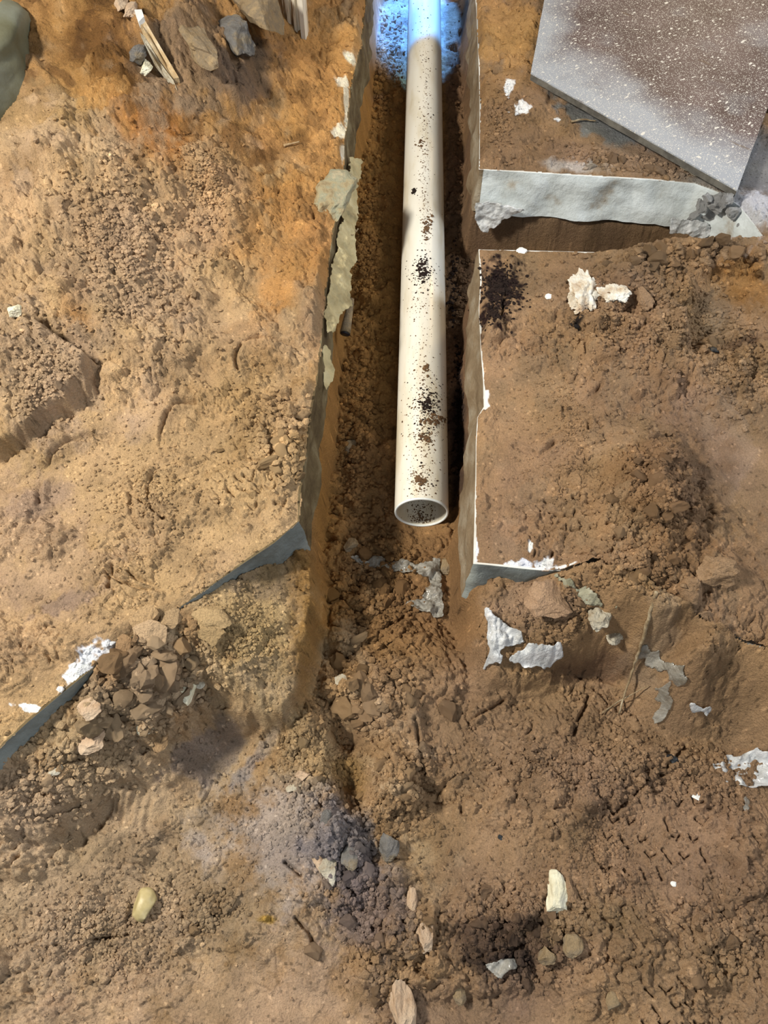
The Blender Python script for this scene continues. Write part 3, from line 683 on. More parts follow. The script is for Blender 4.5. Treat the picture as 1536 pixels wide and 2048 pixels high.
def fan_grid(u0, u1, v0, v1, step, z, fn, zone, name, poly=None, edge_noise=0):
    us = np.arange(u0, u1 + step, step); vs = np.arange(v0, v1 + step, step)
    U, V_ = np.meshgrid(us, vs); X, Y = W(U.ravel(), V_.ravel(), z)
    h, u, v = fn(X, Y, True, True)
    nx, ny = len(us), len(vs)
    idx = np.arange(nx * ny).reshape(ny, nx)
    F = np.stack([idx[:-1, :-1], idx[1:, :-1], idx[1:, 1:], idx[:-1, 1:]], -1).reshape(-1, 4)
    if poly is not None:
        s = poly_sd(X, Y, poly) + fbm(X, Y, .025, 3, 301) * edge_noise
        ok = (s > .0005)[F].all(1); F = F[ok]
    used = np.zeros(nx * ny, bool); used[F.ravel()] = True; remap = np.cumsum(used) - 1
    F = remap[F]; X, Y, h, u, v = X[used], Y[used], h[used], u[used], v[used]
    uu, vv = P(X, Y, h)
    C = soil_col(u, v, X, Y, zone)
    me = np_mesh(name, np.c_[X, Y, h], F, C, True)
    return link(name, me, M_soil)

# ------------------------------------------------------------------ setting: soil and slabs
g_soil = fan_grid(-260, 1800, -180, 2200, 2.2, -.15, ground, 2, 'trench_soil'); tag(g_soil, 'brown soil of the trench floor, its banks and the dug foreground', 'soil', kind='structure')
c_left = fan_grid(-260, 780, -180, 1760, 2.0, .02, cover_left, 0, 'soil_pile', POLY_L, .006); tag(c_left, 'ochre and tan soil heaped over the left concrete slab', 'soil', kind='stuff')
c_near = fan_grid(930, 1800, 440, 1480, 2.0, .01, cover_near, 1, 'trodden_soil', POLY_RN, .004); tag(c_near, 'trodden brown soil covering the right concrete slab below the side cut', 'soil', kind='stuff')
c_far = fan_grid(930, 1800, -180, 520, 2.0, .0, cover_far, 1, 'scattered_soil', POLY_RF, .004); tag(c_far, 'thin soil on the far right concrete slab around the dusty board', 'soil', kind='stuff')

def slab(name, poly, mats, matpick, splay, label):
    """concrete slab with rough broken sides; mats[0] is the top"""
    pts = []
    n = len(poly)
    for i in range(n):
        a = np.array(poly[i]); b = np.array(poly[(i + 1) % n]); L = np.linalg.norm(b - a); k = max(1, int(L / .012)) if L < 1.2 else max(1, int(L / .2))
        for j in range(k): pts.append(a + (b - a) * j / k)
    pts = np.array(pts); m = len(pts); nx = np.roll(pts, -1, 0) - np.roll(pts, 1, 0); nrm = np.c_[nx[:, 1], -nx[:, 0]]; nrm /= np.linalg.norm(nrm, axis=1)[:, None] + 1e-9
    area = 0.5 * np.sum(pts[:, 0] * np.roll(pts[:, 1], -1) - np.roll(pts[:, 0], -1) * pts[:, 1])
    if area < 0: nrm = -nrm
    zs = np.r_[-.002, -.004, np.linspace(-.012, -.119, 12)]
    arc = np.cumsum(np.linalg.norm(pts - np.roll(pts, 1, 0), axis=1))
    V = []
    for k, z in enumerate(zs):
        zz = np.full(m, z); d = fbm(arc + 5, zz * 1.0 + 3, .07, 4, 401) * .014 * min(1, -z / .03) + splay * (-z / .12) * (.6 + .8 * (vn(arc / .15, zz / .3, 402) + .5))
        d = d - .001
        V.append(np.c_[pts + nrm * d[:, None], zz + fbm(arc, zz, .05, 2, 403) * (.006 if k > 8 else 0)])
    V = np.concatenate(V)
    bm = bmesh.new(); vs = [bm.verts.new(v) for v in V]
    top = bm.faces.new(vs[:m]); top.material_index = 0
    for k in range(len(zs) - 1):
        for i in range(m):
            j = (i + 1) % m; f = bm.faces.new((vs[k * m + i], vs[k * m + j], vs[(k + 1) * m + j], vs[(k + 1) * m + i])); f.material_index = matpick(pts[i]); f.smooth = True
    bmesh.ops.recalc_face_normals(bm, faces=bm.faces)
    me = bpy.data.meshes.new(name); bm.to_mesh(me); bm.free()
    o = link(name, me)
    for mt in mats: me.materials.append(mt)
    return tag(o, label, 'concrete slab', kind='structure')

corner_y = float(W(598, 1042)[1])
slab('left_concrete_slab', POLY_L, [M_slab_left, M_slab_left, M_slab_left_cut], lambda p: 1 if p[1] > corner_y + .005 else 2, .012, 'broken grey-brown concrete slab along the left of the trench')
rn_y = float(W(946, 1127)[1])
slab('right_concrete_slab', POLY_RN, [M_slab_top, M_slab_right, M_slab_left_cut], lambda p: 1 if p[0] < .2 and p[1] > rn_y + .003 else 2, .016, 'concrete slab right of the trench below the side cut')
slab('far_concrete_slab', POLY_RF, [M_slab_top, M_slab_right, M_slab_face], lambda p: 2 if p[1] < float(W(957, 338)[1]) + .03 and p[0] > .19 else 1, .014, 'concrete slab right of the trench above the side cut with a pale front face')

# ------------------------------------------------------------------ pipe
def make_pipe():
    root = bpy.data.objects.new('drain_pipe', None); COL.objects.link(root); root.location = (PIPE_X, PIPE_Y, PIPE_Z - PIPE_R)
    root.empty_display_size = .05
    tag(root, 'long white plastic drain pipe lying in the trench, speckled with dirt', 'pipe')
    K = 96; Ly = 3.4
    def tube(prof, ys_close=True):
        V, F = [], []
        for r, y in prof:
            for k in range(K):
                a = 2 * pi * k / K; V.append((r * cos(a), y, r * sin(a) + PIPE_R))
        for q in range(len(prof) - 1):
            for k in range(K):
                l = (k + 1) % K; F.append((q * K + k, (q + 1) * K + k, (q + 1) * K + l, q * K + l))
        return np_mesh('pipe', V, F, None, True)
    outer = [(PIPE_R, y) for y in (0.0035, .05, .3, 1, 2, Ly)]
    inner = [(PIPE_R - PIPE_T, y) for y in (Ly, 2, 1, .3, .05, .0035)]
    link('pipe_wall', tube(outer + inner), M_pvc, root)
    rim = [(PIPE_R - .0001, .0036), (PIPE_R - .0006, .0008), (PIPE_R - .0016, 0), (PIPE_R - PIPE_T + .0008, 0), (PIPE_R - PIPE_T + .0001, .0036)]
    r = link('cut_rim', tube(rim), M_rim, root); r['label'] = 'pale cut end of the pipe'
    return root
pipe = make_pipe()

# ------------------------------------------------------------------ stones: shapes
def rock_arrays(seed, sub=2, cuts=7, rough=.10, flat=1.0):
    bm = bmesh.new(); bmesh.ops.create_icosphere(bm, subdivisions=sub, radius=1)
    rr = np.random.RandomState(seed); V = np.array([v.co[:] for v in bm.verts]); F = np.array([[v.index for v in f.verts] for f in bm.faces]); bm.free()
    for _ in range(cuts):
        n = rr.normal(size=3); n /= np.linalg.norm(n); d = rr.uniform(.45, .85); k = V @ n - d; V = V - np.clip(k, 0, None)[:, None] * n
    ax = rr.uniform(.75, 1.25, 3); V = V * ax
    ph = rr.uniform(0, 50, 3)
    nz = vn(V[:, 0] * 2.2 + ph[0], V[:, 1] * 2.2 + V[:, 2] * 1.7 + ph[1], seed) + .5 * vn(V[:, 0] * 5 + ph[1], V[:, 2] * 5 + V[:, 1] * 3 + ph[2], seed + 1)
    nz = nz + .28 * vn(V[:, 0] * 12 + ph[2], V[:, 2] * 11 + V[:, 1] * 9 + ph[0], seed + 2) + .16 * vn(V[:, 0] * 27 + V[:, 2] * 9, V[:, 1] * 26 - V[:, 2] * 13, seed + 3)
    V = V * (1 + (rough * 2 + .05 * (sub > 2)) * nz)[:, None]; V[:, 2] *= flat
    return V, F

def rock_mesh(name, seed, sub=3, cuts=8, rough=.12, flat=1.0, smooth=False):
    V, F = rock_arrays(seed, sub, cuts, rough, flat); return np_mesh(name, V, F, None, smooth)

def px_size(X, Y, Z, npx):
    dep = X * FW[0] + Y * FW[1] + (Z - CAM_H) * FW[2]; return npx * dep / FPX

# ------------------------------------------------------------------ the dusty board lying on the far right slab
def make_board():
    zt = .045
    A = np.array([*W(1062, 145, zt)]); B = np.array([*W(1475, 380, zt)]); C = np.array([*W(1545, 190, zt)])
    ex = (B - A); Lx = np.linalg.norm(ex); ex /= Lx; ey = np.array([-ex[1], ex[0]])
    skew = (C - B) / np.linalg.norm(C - B)
    Ly = .80; T = .020
    # the left edge runs up the picture, the right edge leans outward: a board whose ends are cut a little out of square
    D0 = np.array([*W(1092, -20, zt)]); dl = (D0 - A) / np.linalg.norm(D0 - A)
    quad = [A, B, B + skew * 1.35, A + dl * 1.15]
    root = bpy.data.objects.new('board', None); COL.objects.link(root); root.empty_display_size = .05
    ang = math.atan2(ex[1], ex[0]); root.location = (A[0], A[1], zt - T); root.rotation_euler = (0, 0, ang)
    def loc(p): d = p - A; return d @ ex, d @ ey
    q = [loc(p) for p in quad]
    ns = 24
    def ring(z, ins):
        out = []
        cx = sum(p[0] for p in q) / 4; cy = sum(p[1] for p in q) / 4
        for i in range(4):
            a = np.array(q[i]); b = np.array(q[(i + 1) % 4])
            for j in range(ns):
                p = a + (b - a) * j / ns; w = vn(np.array([p[0] * 40]), np.array([p[1] * 40 + z * 30]), 5)[0] * .0025
                d = np.array([cx, cy]) - p; p = p + d / np.linalg.norm(d) * (ins + w); out.append((p[0], p[1], z))
        return out
    # face sheet with dust, and the core below it
    def ringmesh(name, rings, capt, capb):
        bm = bmesh.new(); R = [[bm.verts.new(p) for p in r] for r in rings]; n = len(R[0])
        for a, b in zip(R[:-1], R[1:]):
            for i in range(n): bm.faces.new((a[i], a[(i + 1) % n], b[(i + 1) % n], b[i]))
        if capt: bm.faces.new(R[-1])
        if capb: bm.faces.new(R[0][::-1])
        bmesh.ops.recalc_face_normals(bm, faces=bm.faces); me = bpy.data.meshes.new(name); bm.to_mesh(me); bm.free(); return me
    link('face_sheet', ringmesh('face_sheet', [ring(T - .004, .0), ring(T - .0008, .0), ring(T, .001)], True, True), M_board, root)
    link('core', ringmesh('core', [ring(0, .001), ring(T - .0042, .0015)], True, True), M_board_edge, root)
    tag(root, 'large dusty grey-brown board spattered with white specks, lying on the far right slab', 'board')
    # grit stuck on the board
    return root
make_board()
def support():
    V, F = rock_arrays(77, 3, 9, .08, .5)
    for k, (px, py, s, mt) in enumerate([(1400, 330, .05, M_rock_gw), (1130, 160, .04, M_rock_grey), (1530, 200, .05, M_rock_grey)]):
        X, Y = W(px, py, .02)
        # only short spacers: stones the board rests on
        h = .0235; c = float(cover_far(np.array([X]), np.array([Y]))[0])
        o = link('bedding_stone', np_mesh('bedding_stone', V * np.array([s, s * .8, max(.012, (.025 - c)) * 1.25]), F), mt, None, (float(X), float(Y), c + (.025 - c) * .38))
        tag(o, 'flat stone wedged under the dusty board', 'stone', 'stones under the board')
support()

# ------------------------------------------------------------------ post (peeling white, fluted) at the top left
def make_post():
    base = np.array([*W(580, 66, .045)]);
    root = bpy.data.objects.new('wooden_post', None); COL.objects.link(root); root.location = (base[0], base[1], .01); root.rotation_euler = (0, 0, radians(-8)); root.empty_display_size = .05
    tag(root, 'foot of a weathered white fluted door post standing in the soil, with peeling paint', 'post')
    def prism(name, prof, h, mat):
        V = [(x, y, z) for z in (0, h * .25, h * .5, h * .75, h) for x, y in prof]; n = len(prof); F = []
        bm = bmesh.new(); vs = [bm.verts.new(p) for p in V]
        for k in range(4):
            for i in range(n): bm.faces.new((vs[k * n + i], vs[k * n + (i + 1) % n], vs[(k + 1) * n + (i + 1) % n], vs[(k + 1) * n + i]))
        bm.faces.new(vs[:n][::-1]); bm.faces.new(vs[-n:])
        bmesh.ops.recalc_face_normals(bm, faces=bm.faces); me = bpy.data.meshes.new(name); bm.to_mesh(me); bm.free(); return link(name, me, mat, root)
    w = .048
    # profile seen from above: flat board, front faces -Y with flutes near its right side
    pr = [(-w, 0), (-.012, 0), (-.011, .004), (-.004, .004), (-.003, -.003), (.006, -.003), (.007, .005), (.014, .005), (.015, -.002), (.022, -.002), (.023, .006), (.030, .006), (.031, 0), (w, 0), (w, .03), (-w, .03)]
    prism('jamb_board', pr, .62, M_post)
    prism('stop_strip', [(w - .012, -.014), (w, -.014), (w, -.0005), (w - .012, -.0005)], .62, M_post)
    prism('side_board', [(-w - .022, .012), (-w - .001, .012), (-w - .001, .05), (-w - .022, .05)], .62, M_post)
make_post()

def zone_of(X, Y):
    z = np.full(X.shape, 2); z[poly_sd(X, Y, POLY_L) > 0] = 0; z[(poly_sd(X, Y, POLY_RN) > 0) | (poly_sd(X, Y, POLY_RF) > 0)] = 1; return z
def colour_at(X, Y, Z):
    u, v = P(X, Y, Z); C = np.zeros((len(X), 3)); zo = zone_of(X, Y)
    for z in (0, 1, 2):
        k = zo == z
        if k.any(): C[k] = soil_col(u[k], v[k], X[k], Y[k], z)
    return C

# ------------------------------------------------------------------ single stones and lumps
def stone(name, label, cat, px, py, wpx, hpx, mat, seed, cuts=8, rough=.12, lift=.25, flat=.7, rot=0.0, sub=4, group=None, smooth=False, color=None, tilt=0.0):
    X, Y, Z = on_ground(px, py, True); X, Y, Z = float(X[0]), float(Y[0]), float(Z[0])
    Zs = float(surf(np.array([X]), np.array([Y]), True)[0])
    sx = float(px_size(X, Y, Z, wpx)) / 2; pit = math.atan2(CAM_H - Z, Y); sy = float(px_size(X, Y, Z, hpx)) / 2 / max(sin(pit), .45)
    me = rock_mesh(name, seed, sub, cuts, rough, 1.0, smooth)
    V = np.empty(len(me.vertices) * 3, np.float32); me.vertices.foreach_get('co', V); V = V.reshape(-1, 3)
    V[:, :2] -= (V[:, :2].max(0) + V[:, :2].min(0)) / 2; V /= (V.max(0) - V.min(0)) / 2
    sz = flat * min(sx, sy)
    c, s = cos(rot), sin(rot); V = V * np.array([sx, sy, sz]); x = V[:, 0] * c - V[:, 1] * s; y = V[:, 0] * s + V[:, 1] * c; V[:, 0], V[:, 1] = x, y
    me.vertices.foreach_set('co', V.ravel()); me.update()
    o = link(name, me, mat, None, (X, Y, Zs + sz * lift)); o.rotation_euler = (tilt, 0, 0)
    if mat is M_clod and color is None: color = colour_at(np.array([X]), np.array([Y]), np.array([Zs]))[0] * 1.08
    if color is not None: o.color = (*[float(q) for q in color], 1)
    return tag(o, label, cat, group)

stone('boulder', 'smooth green-grey boulder at the left edge beside the pale soil lobe', 'rock', -14, 150, 150, 170, M_boulder, 3, 4, .03, .35, .9, smooth=True, tilt=.2)
stone('rock', 'large rounded grey rock on the soil pile beside the white post', 'rock', 510, 35, 84, 110, M_rock_grey, 12, 9, .06, .45, .9, rot=.5)
stone('rock', 'grey-brown rock on the pile, up and left of the dark hollow', 'rock', 400, 85, 70, 96, M_rock_grey, 13, 10, .12, .35, .8, rot=.6)
stone('rock', 'blue-grey angular rock below the large rounded rock on the pile', 'rock', 480, 110, 62, 60, M_rock_slate, 14, 10, .08, .35, .8, rot=.4)
stone('rock', 'small pale rock at the top of the soil pile', 'rock', 245, 12, 24, 26, M_rock_pink, 15, 8, .08, .35, .8)
stone('rock', 'brown lump of stone under the white splinter on the pile', 'rock', 268, 40, 26, 26, M_rock_pink, 16, 8, .08, .35, .8)
stone('concrete_lump', 'grey-green concrete lump overhanging the left edge of the trench', 'concrete chunk', 672, 395, 84, 88, mat_noise('lichen_concrete', [(.3, (126, 104, 74)), (.45, (164, 150, 118)), (.55, (150, 150, 128)), (.7, (186, 170, 140))], 26, .9, (70, 1, .006)), 17, 9, .10, .35, .5)
stone('plaster_lump', 'white crumpled plaster lump on the brown soil of the right slab', 'plaster', 1170, 596, 82, 92, M_plaster, 19, 7, .30, .35, .42, sub=5)
stone('plaster_shard', 'thin white plaster shard pointing right from the crumpled plaster lump', 'plaster', 1222, 602, 72, 40, M_plaster, 23, 8, .30, .3, .3, sub=5, rot=-.1)
stone('clay_lump', 'rounded pale brown clay lump right of the white plaster', 'clod', 1288, 605, 34, 44, M_clod, 20, 5, .10, .4, .8)
stone('white_chip', 'small round white chip left of the crumpled plaster lump', 'chip', 1096, 598, 15, 10, M_white_chip, 21, 4, .05, .3, .5)
stone('white_chip', 'white chip on the edge of the right slab at the side cut', 'chip', 1043, 503, 22, 12, M_white_chip, 22, 4, .05, .3, .5)
stone('pebble', 'smooth olive pebble lying alone on the lower left soil', 'pebble', 287, 1808, 48, 62, M_pebble, 24, 5, .02, .45, .8, smooth=True)
stone('white_stone', 'pale cream angular stone in the lower right soil', 'stone', 1110, 1783, 44, 78, M_rock_pale, 25, 12, .06, .4, .8)
stone('brown_stone', 'brown clod stuck against the pale cream stone', 'clod', 1136, 1780, 26, 56, M_clod, 26, 8, .15, .3, .8)
stone('pink_stone', 'pinkish block-shaped stone at the bottom beside the crumb heap', 'stone', 846, 1872, 40, 62, M_rock_pink, 27, 12, .05, .45, .9)
stone('slate_chunk', 'blue-grey slate stone on the ridge of grey crumbs', 'stone', 778, 1698, 42, 56, M_rock_slate, 28, 12, .05, .4, .9)
stone('flat_stone', 'round flat brown stone near the bottom centre right', 'stone', 1139, 1893, 42, 44, M_rock_grey, 29, 3, .05, .3, .5)
stone('stone', 'angular tan stone left of the round flat brown stone', 'stone', 1090, 1912, 38, 34, M_rock_grey, 30, 11, .08, .35, .8)
stone('stone', 'large pinkish stone at the bottom edge left of centre', 'stone', 805, 2005, 56, 80, M_rock_pink, 31, 10, .10, .4, .8)
stone('stone', 'olive brown oval stone near the wet bottom hollow', 'stone', 918, 1985, 28, 44, M_rock_grey, 32, 7, .05, .4, .8)
stone('stone', 'upright pale stone above the pinkish block-shaped stone', 'stone', 824, 1800, 22, 46, M_rock_pink, 33, 10, .06, .4, .9)
stone('stone', 'round clod touching the top of the pinkish block-shaped stone', 'clod', 822, 1848, 26, 30, M_clod, 34, 6, .08, .4, .9)
stone('stone', 'rounded stone at the bottom right edge of the trodden patch', 'stone', 1222, 2000, 30, 36, M_rock_grey, 35, 5, .05, .35, .7)
stone('grey_lump', 'pale grey lump of mortar below the right slab beside the stick', 'stone', 1192, 1248, 48, 44, M_rock_gw, 36, 9, .12, .4, .8)
stone('grey_lump', 'smaller pale grey lump below and right of the mortar lump', 'stone', 1228, 1276, 40, 36, M_rock_gw, 37, 9, .12, .35, .7)
stone('brown_block', 'brown clay block right of the stick on the right bank', 'clod', 1422, 1155, 88, 56, M_clod, 38, 8, .14, .35, .7)
stone('stone', 'large flat tan clod hump before the right slab corner', 'clod', 1092, 1202, 96, 76, M_clod, 39, 6, .10, .05, .5)
stone('stone', 'tan angular stone on the trench floor left of the pipe end', 'stone', 703, 1100, 30, 30, M_rock_grey, 41, 9, .06, .35, .7)
stone('stone', 'flat brown stone on the trench floor beside the left wall', 'stone', 703, 896, 34, 26, M_rock_grey, 42, 9, .06, .3, .5)
stone('stone', 'pale angular stone at the foot of the left bank', 'stone', 682, 1372, 30, 36, M_rock_gw, 43, 10, .06, .4, .8)
stone('stone', 'tan angular stone up against the plastic sheet in the trench', 'stone', 893, 1130, 24, 36, M_rock_grey, 44, 9, .06, .4, .8)
stone('stone', 'long pale stone lying on the grey crumb ridge', 'stone', 588, 1575, 34, 15, M_rock_gw, 45, 9, .06, .4, .9, rot=.4)
stone('stone', 'squarish pale stone above the long pale stone', 'stone', 606, 1550, 32, 22, M_rock_pink, 46, 9, .06, .4, .9)
stone('white_scrap', 'tiny white scrap on the smooth soil at the lower right', 'scrap', 1352, 1767, 14, 10, M_white_chip, 47, 6, .05, .4, .5)
stone('white_chip', 'white chip above the chevron tread prints at the lower right', 'chip', 1396, 1594, 22, 14, M_white_chip, 48, 6, .05, .3, .4)
stone('black_scrap', 'black plastic scrap on the soil left of the bottom right sheet', 'scrap', 1345, 1517, 28, 18, M_black, 49, 6, .2, .3, .5)
stone('black_chip', 'round black chip pressed in the soil at the lower centre right', 'chip', 1004, 1673, 14, 11, M_black, 50, 3, .05, .3, .4)
stone('black_lump', 'black shiny lump at the edge of the heaped soil on the right slab', 'scrap', 1434, 705, 34, 12, M_black, 51, 3, .1, .3, .5)
stone('pale_stone', 'pale lump on the crust at the left edge of the photo', 'stone', 40, 640, 28, 22, M_rock_pale, 52, 8, .1, .4, .8)
M_rubble = mat_noise('white_rubble', [(.32, (150, 140, 126)), (.42, (206, 206, 204)), (.6, (244, 246, 250))], 26, .85, (90, 1.0, .008))
# crumbled white concrete at the end of the pale slab face
rr = random.Random(5)
for k, (px, py, s) in enumerate([(1402, 412, 40), (1436, 405, 44), (1468, 425, 42), (1390, 432, 26), (1425, 432, 34), (1485, 452, 34), (1496, 474, 28), (1455, 398, 28), (1415, 396, 24), (1470, 448, 22), (1506, 462, 18)]):
    p = Wplane(px, py, (.9, 1.60 - .0012 * max(0, px - 1440), 0), (0, 1, .35))
    me = rock_mesh('white_rubble', 100 + k, 3, 8, .22, .8); r = float(px_size(*p, s)) / 2
    o = link('white_rubble', me, M_rubble, None, p); o.scale = (r, r * .8, r * .9); o.rotation_euler = (rr.random() * 3, rr.random() * 3, rr.random() * 3)
    tag(o, 'piece of crumbled white concrete at the broken right end of the pale slab face', 'concrete chunk', 'crumbled white concrete at the slab end')

# big broken flakes in front of the left slab
FL = [(290, 1245, 60, 56, M_clod, 'tan angular clay flake against the left slab front, left of the tall flake'),
      (345, 1240, 44, 50, M_clod, 'upright olive clay flake in the middle of the heap by the left slab'),
      (310, 1285, 72, 56, M_clod, 'large grey clay flake in the middle of the heap by the left slab'),
      (330, 1300, 76, 44, M_clod, 'large pinkish clay flake under the large grey one'),
      (420, 1238, 96, 56, M_clod, 'widest flat tan flake at the top right of the heap'),
      (430, 1282, 56, 40, M_clod, 'crumbly tan clod below the widest flat flake'),
      (258, 1310, 32, 60, M_clod, 'tall narrow brown flake beside the sawn slab face'),
      (232, 1325, 36, 48, M_clod, 'pinkish flake leaning on the sawn slab face'),
      (292, 1330, 46, 36, M_clod, 'tan flake below the tall narrow one'),
      (318, 1405, 44, 52, M_clod, 'curled tan flake in the lower middle of the heap'),
      (370, 1392, 46, 44, M_rock_pale, 'pale folded flake right of the curled tan one'),
      (195, 1432, 52, 46, M_rock_pink, 'smooth pinkish grey slab of clay low in the heap'),
      (180, 1490, 76, 50, M_rock_pink, 'broad smooth pinkish clay plate at the left foot of the heap'),
      (240, 1440, 28, 30, M_rock_pale, 'pale yellow clod right of the smooth pinkish clay slab'),
      (282, 1430, 40, 30, M_rock_pale, 'pale yellow block below the curled flake'),
      (290, 1462, 46, 28, M_rock_pale, 'long pale yellow block low in the heap'),
      (325, 1490, 38, 42, M_clod, 'grey-brown stone at the lower right of the heap'),
      (405, 1372, 18, 22, M_rock_gw, 'small white-grey stone on the sandy bank'),
      (120, 1545, 26, 22, M_rock_gw, 'small pale clod at the lower left of the heap'),
      (655, 1740, 36, 60, M_rock_gw, 'long grey flake on the grey crumb ridge, left of the slate stone'),
      (636, 1720, 30, 52, M_rock_pink, 'pinkish grey flake left of the long grey flake'),
      (700, 1715, 34, 56, M_rock_slate, 'blue-grey flake nearest left of the slate stone'),
      (655, 1650, 26, 46, M_rock_slate, 'blue-grey flake higher on the grey crumb ridge')]
for k, (px, py, w, h, mt, lb) in enumerate(FL):
    stone('clay_flake', lb, 'clod', px, py, w, h, mt, 200 + k, 13, .07, .45, .40, rot=0, tilt=random.Random(k).uniform(-.3, .4), group=None)

# ------------------------------------------------------------------ sheets (torn polythene and such)
def sheet(name, label, cat, poly, mat, p0=None, nrm=None, amp=.006, lift=.004, seed=0, thick=.0006, step=.0022, fold=1.0):
    """torn film with outline poly (photo px), on the soil or on a plane"""
    if p0 is None:
        X, Y, Z = on_ground([p[0] for p in poly], [p[1] for p in poly]); p0 = (float(X.mean()), float(Y.mean()), float(Z.mean())); nrm = (0, 0, 1); ground_it = True
    else: ground_it = False
    n = np.array(nrm, float); n /= np.linalg.norm(n)
    e1 = np.cross((0, 0, 1), n) if abs(n[2]) < .9 else np.array([1., 0, 0]); e1 = e1 / np.linalg.norm(e1); e2 = np.cross(n, e1)
    pts = np.array([Wplane(px, py, p0, n) for px, py in poly]) if not ground_it else np.c_[X, Y, np.full(len(X), p0[2])]; q = np.c_[(pts - p0) @ e1, (pts - p0) @ e2]
    lo = q.min(0) - step * 2; hi = q.max(0) + step * 2
    a = np.arange(lo[0], hi[0], step); b = np.arange(lo[1], hi[1], step); A, B = np.meshgrid(a, b); A, B = A.ravel(), B.ravel()
    s = poly_sd(A, B, [tuple(t) for t in q]) + fbm(A, B, .02, 3, 500 + seed) * .010
    idx = np.arange(len(A)).reshape(len(b), len(a)); F = np.stack([idx[:-1, :-1], idx[:-1, 1:], idx[1:, 1:], idx[1:, :-1]], -1).reshape(-1, 4)
    F = F[(s > 0)[F].sum(1) >= 2]
    q_ = [tuple(t) for t in q]; fs = lambda a_, b_: poly_sd(a_, b_, q_) + fbm(a_, b_, .02, 3, 500 + seed) * .010
    for _ in range(3):
        sv = fs(A, B); gx = (fs(A + 1e-4, B) - sv) / 1e-4; gy = (fs(A, B + 1e-4) - sv) / 1e-4; g2 = np.maximum(gx * gx + gy * gy, .5)
        k_ = sv < 0; st_ = np.where(k_, np.clip(-sv, 0, step * .8), 0) / g2; A = A + gx * st_; B = B + gy * st_
    ridge = (.25 - np.abs(fbm(A, B, .05, 3, 510 + seed))) * amp * 2.2 * fold + fbm(A, B, .018, 3, 520 + seed) * amp
    V = np.array(p0) + A[:, None] * e1 + B[:, None] * e2 + ridge[:, None] * n
    if ground_it:
        V[:, 2] = surf(V[:, 0], V[:, 1], False) * .35 + surf(V[:, 0], V[:, 1], True) * .65 + lift * .6 + .006 + ridge
    used = np.zeros(len(A), bool); used[F.ravel()] = True; rm = np.cumsum(used) - 1
    me = np_mesh(name, V[used], rm[F], None, True); o = link(name, me, mat)
    md = o.modifiers.new('thickness', 'SOLIDIFY'); md.thickness = thick
    return tag(o, label, cat)

xL = lambda px, py: float(W(px, py)[0])
sheet('plastic_sheet', 'clear plastic sheet half buried on the trench floor below the pipe end', 'plastic sheet', [(706, 1122), (760, 1118), (820, 1128), (878, 1124), (884, 1160), (884, 1232), (868, 1232), (815, 1208), (850, 1196), (858, 1160), (800, 1146), (740, 1140)], M_film_clear, amp=.008, seed=1)
sheet('plastic_sheet', 'crumpled white plastic sheet hanging down from the right slab corner', 'plastic sheet', [(972, 1224), (1000, 1245), (1058, 1286), (1050, 1293), (1000, 1292), (1008, 1318), (1002, 1338), (968, 1338), (972, 1300)], M_film, amp=.007, lift=.012, seed=2)
sheet('plastic_flap', 'white torn plastic flap right of the dark gap below the right slab', 'plastic sheet', [(1020, 1322), (1052, 1290), (1080, 1300), (1120, 1302), (1128, 1320), (1100, 1334), (1062, 1338)], M_film, amp=.007, lift=.012, seed=3)
sheet('plastic_flap', 'torn plastic flap hanging below the left end of the pale slab face', 'plastic sheet', [(948, 402), (1000, 408), (1048, 420), (1012, 440), (975, 466), (960, 455), (950, 440)], M_film, (.2, 1.665, -.12), (-.05, -1, .1), .006, seed=4)
sheet('plastic_flap', 'torn plastic flap hanging below the crumbled right end of the slab face', 'plastic sheet', [(1345, 440), (1380, 438), (1425, 450), (1420, 468), (1388, 484), (1372, 470), (1338, 466)], M_film, (.7, 1.60, -.12), (0, -1, .2), .006, seed=5)
sheet('plastic_strip', 'white strip hanging from the crumbled concrete at the far right', 'plastic sheet', [(1488, 420), (1512, 440), (1532, 465), (1512, 500), (1500, 498), (1506, 470)], M_film, (.82, 1.55, -.05), (-.2, -1, .4), .006, seed=6)
sheet('plastic_strip', 'thin plastic strip running down beside the stick on the right bank', 'plastic sheet', [(1306, 1382), (1338, 1366), (1340, 1400), (1326, 1440), (1308, 1448), (1318, 1408)], M_film_clear, amp=.005, seed=7)
sheet('plastic_strip', 'grey plastic fold coming out of the soil right of the stick', 'plastic sheet', [(1282, 1306), (1310, 1312), (1366, 1368), (1345, 1372), (1325, 1345), (1300, 1330)], M_film_clear, amp=.005, seed=8)
sheet('plastic_scrap', 'small shiny white plastic scrap on the right bank', 'plastic sheet', [(1374, 1404), (1400, 1410), (1420, 1418), (1412, 1430), (1376, 1436)], M_film, amp=.006, lift=.008, seed=9)
sheet('plastic_sheet', 'crumpled plastic sheet lying at the right edge above the tread prints', 'plastic sheet', [(1452, 1514), (1500, 1508), (1545, 1518), (1600, 1520), (1600, 1575), (1500, 1578), (1465, 1570), (1440, 1548), (1424, 1532)], M_film, amp=.012, lift=.006, seed=10, fold=1.3)
sheet('plastic_scrap', 'muddy plastic scrap in the wet bottom hollow', 'plastic sheet', [(950, 1920), (990, 1925), (1030, 1912), (1034, 1940), (1000, 1950), (970, 1938)], M_film_clear, amp=.006, lift=.008, seed=11)
sheet('plastic_scrap', 'pale glassy scrap right of the white chip near the right edge', 'plastic sheet', [(1480, 1596), (1498, 1590), (1502, 1612), (1486, 1618)], M_film_clear, amp=.005, lift=.006, seed=12)
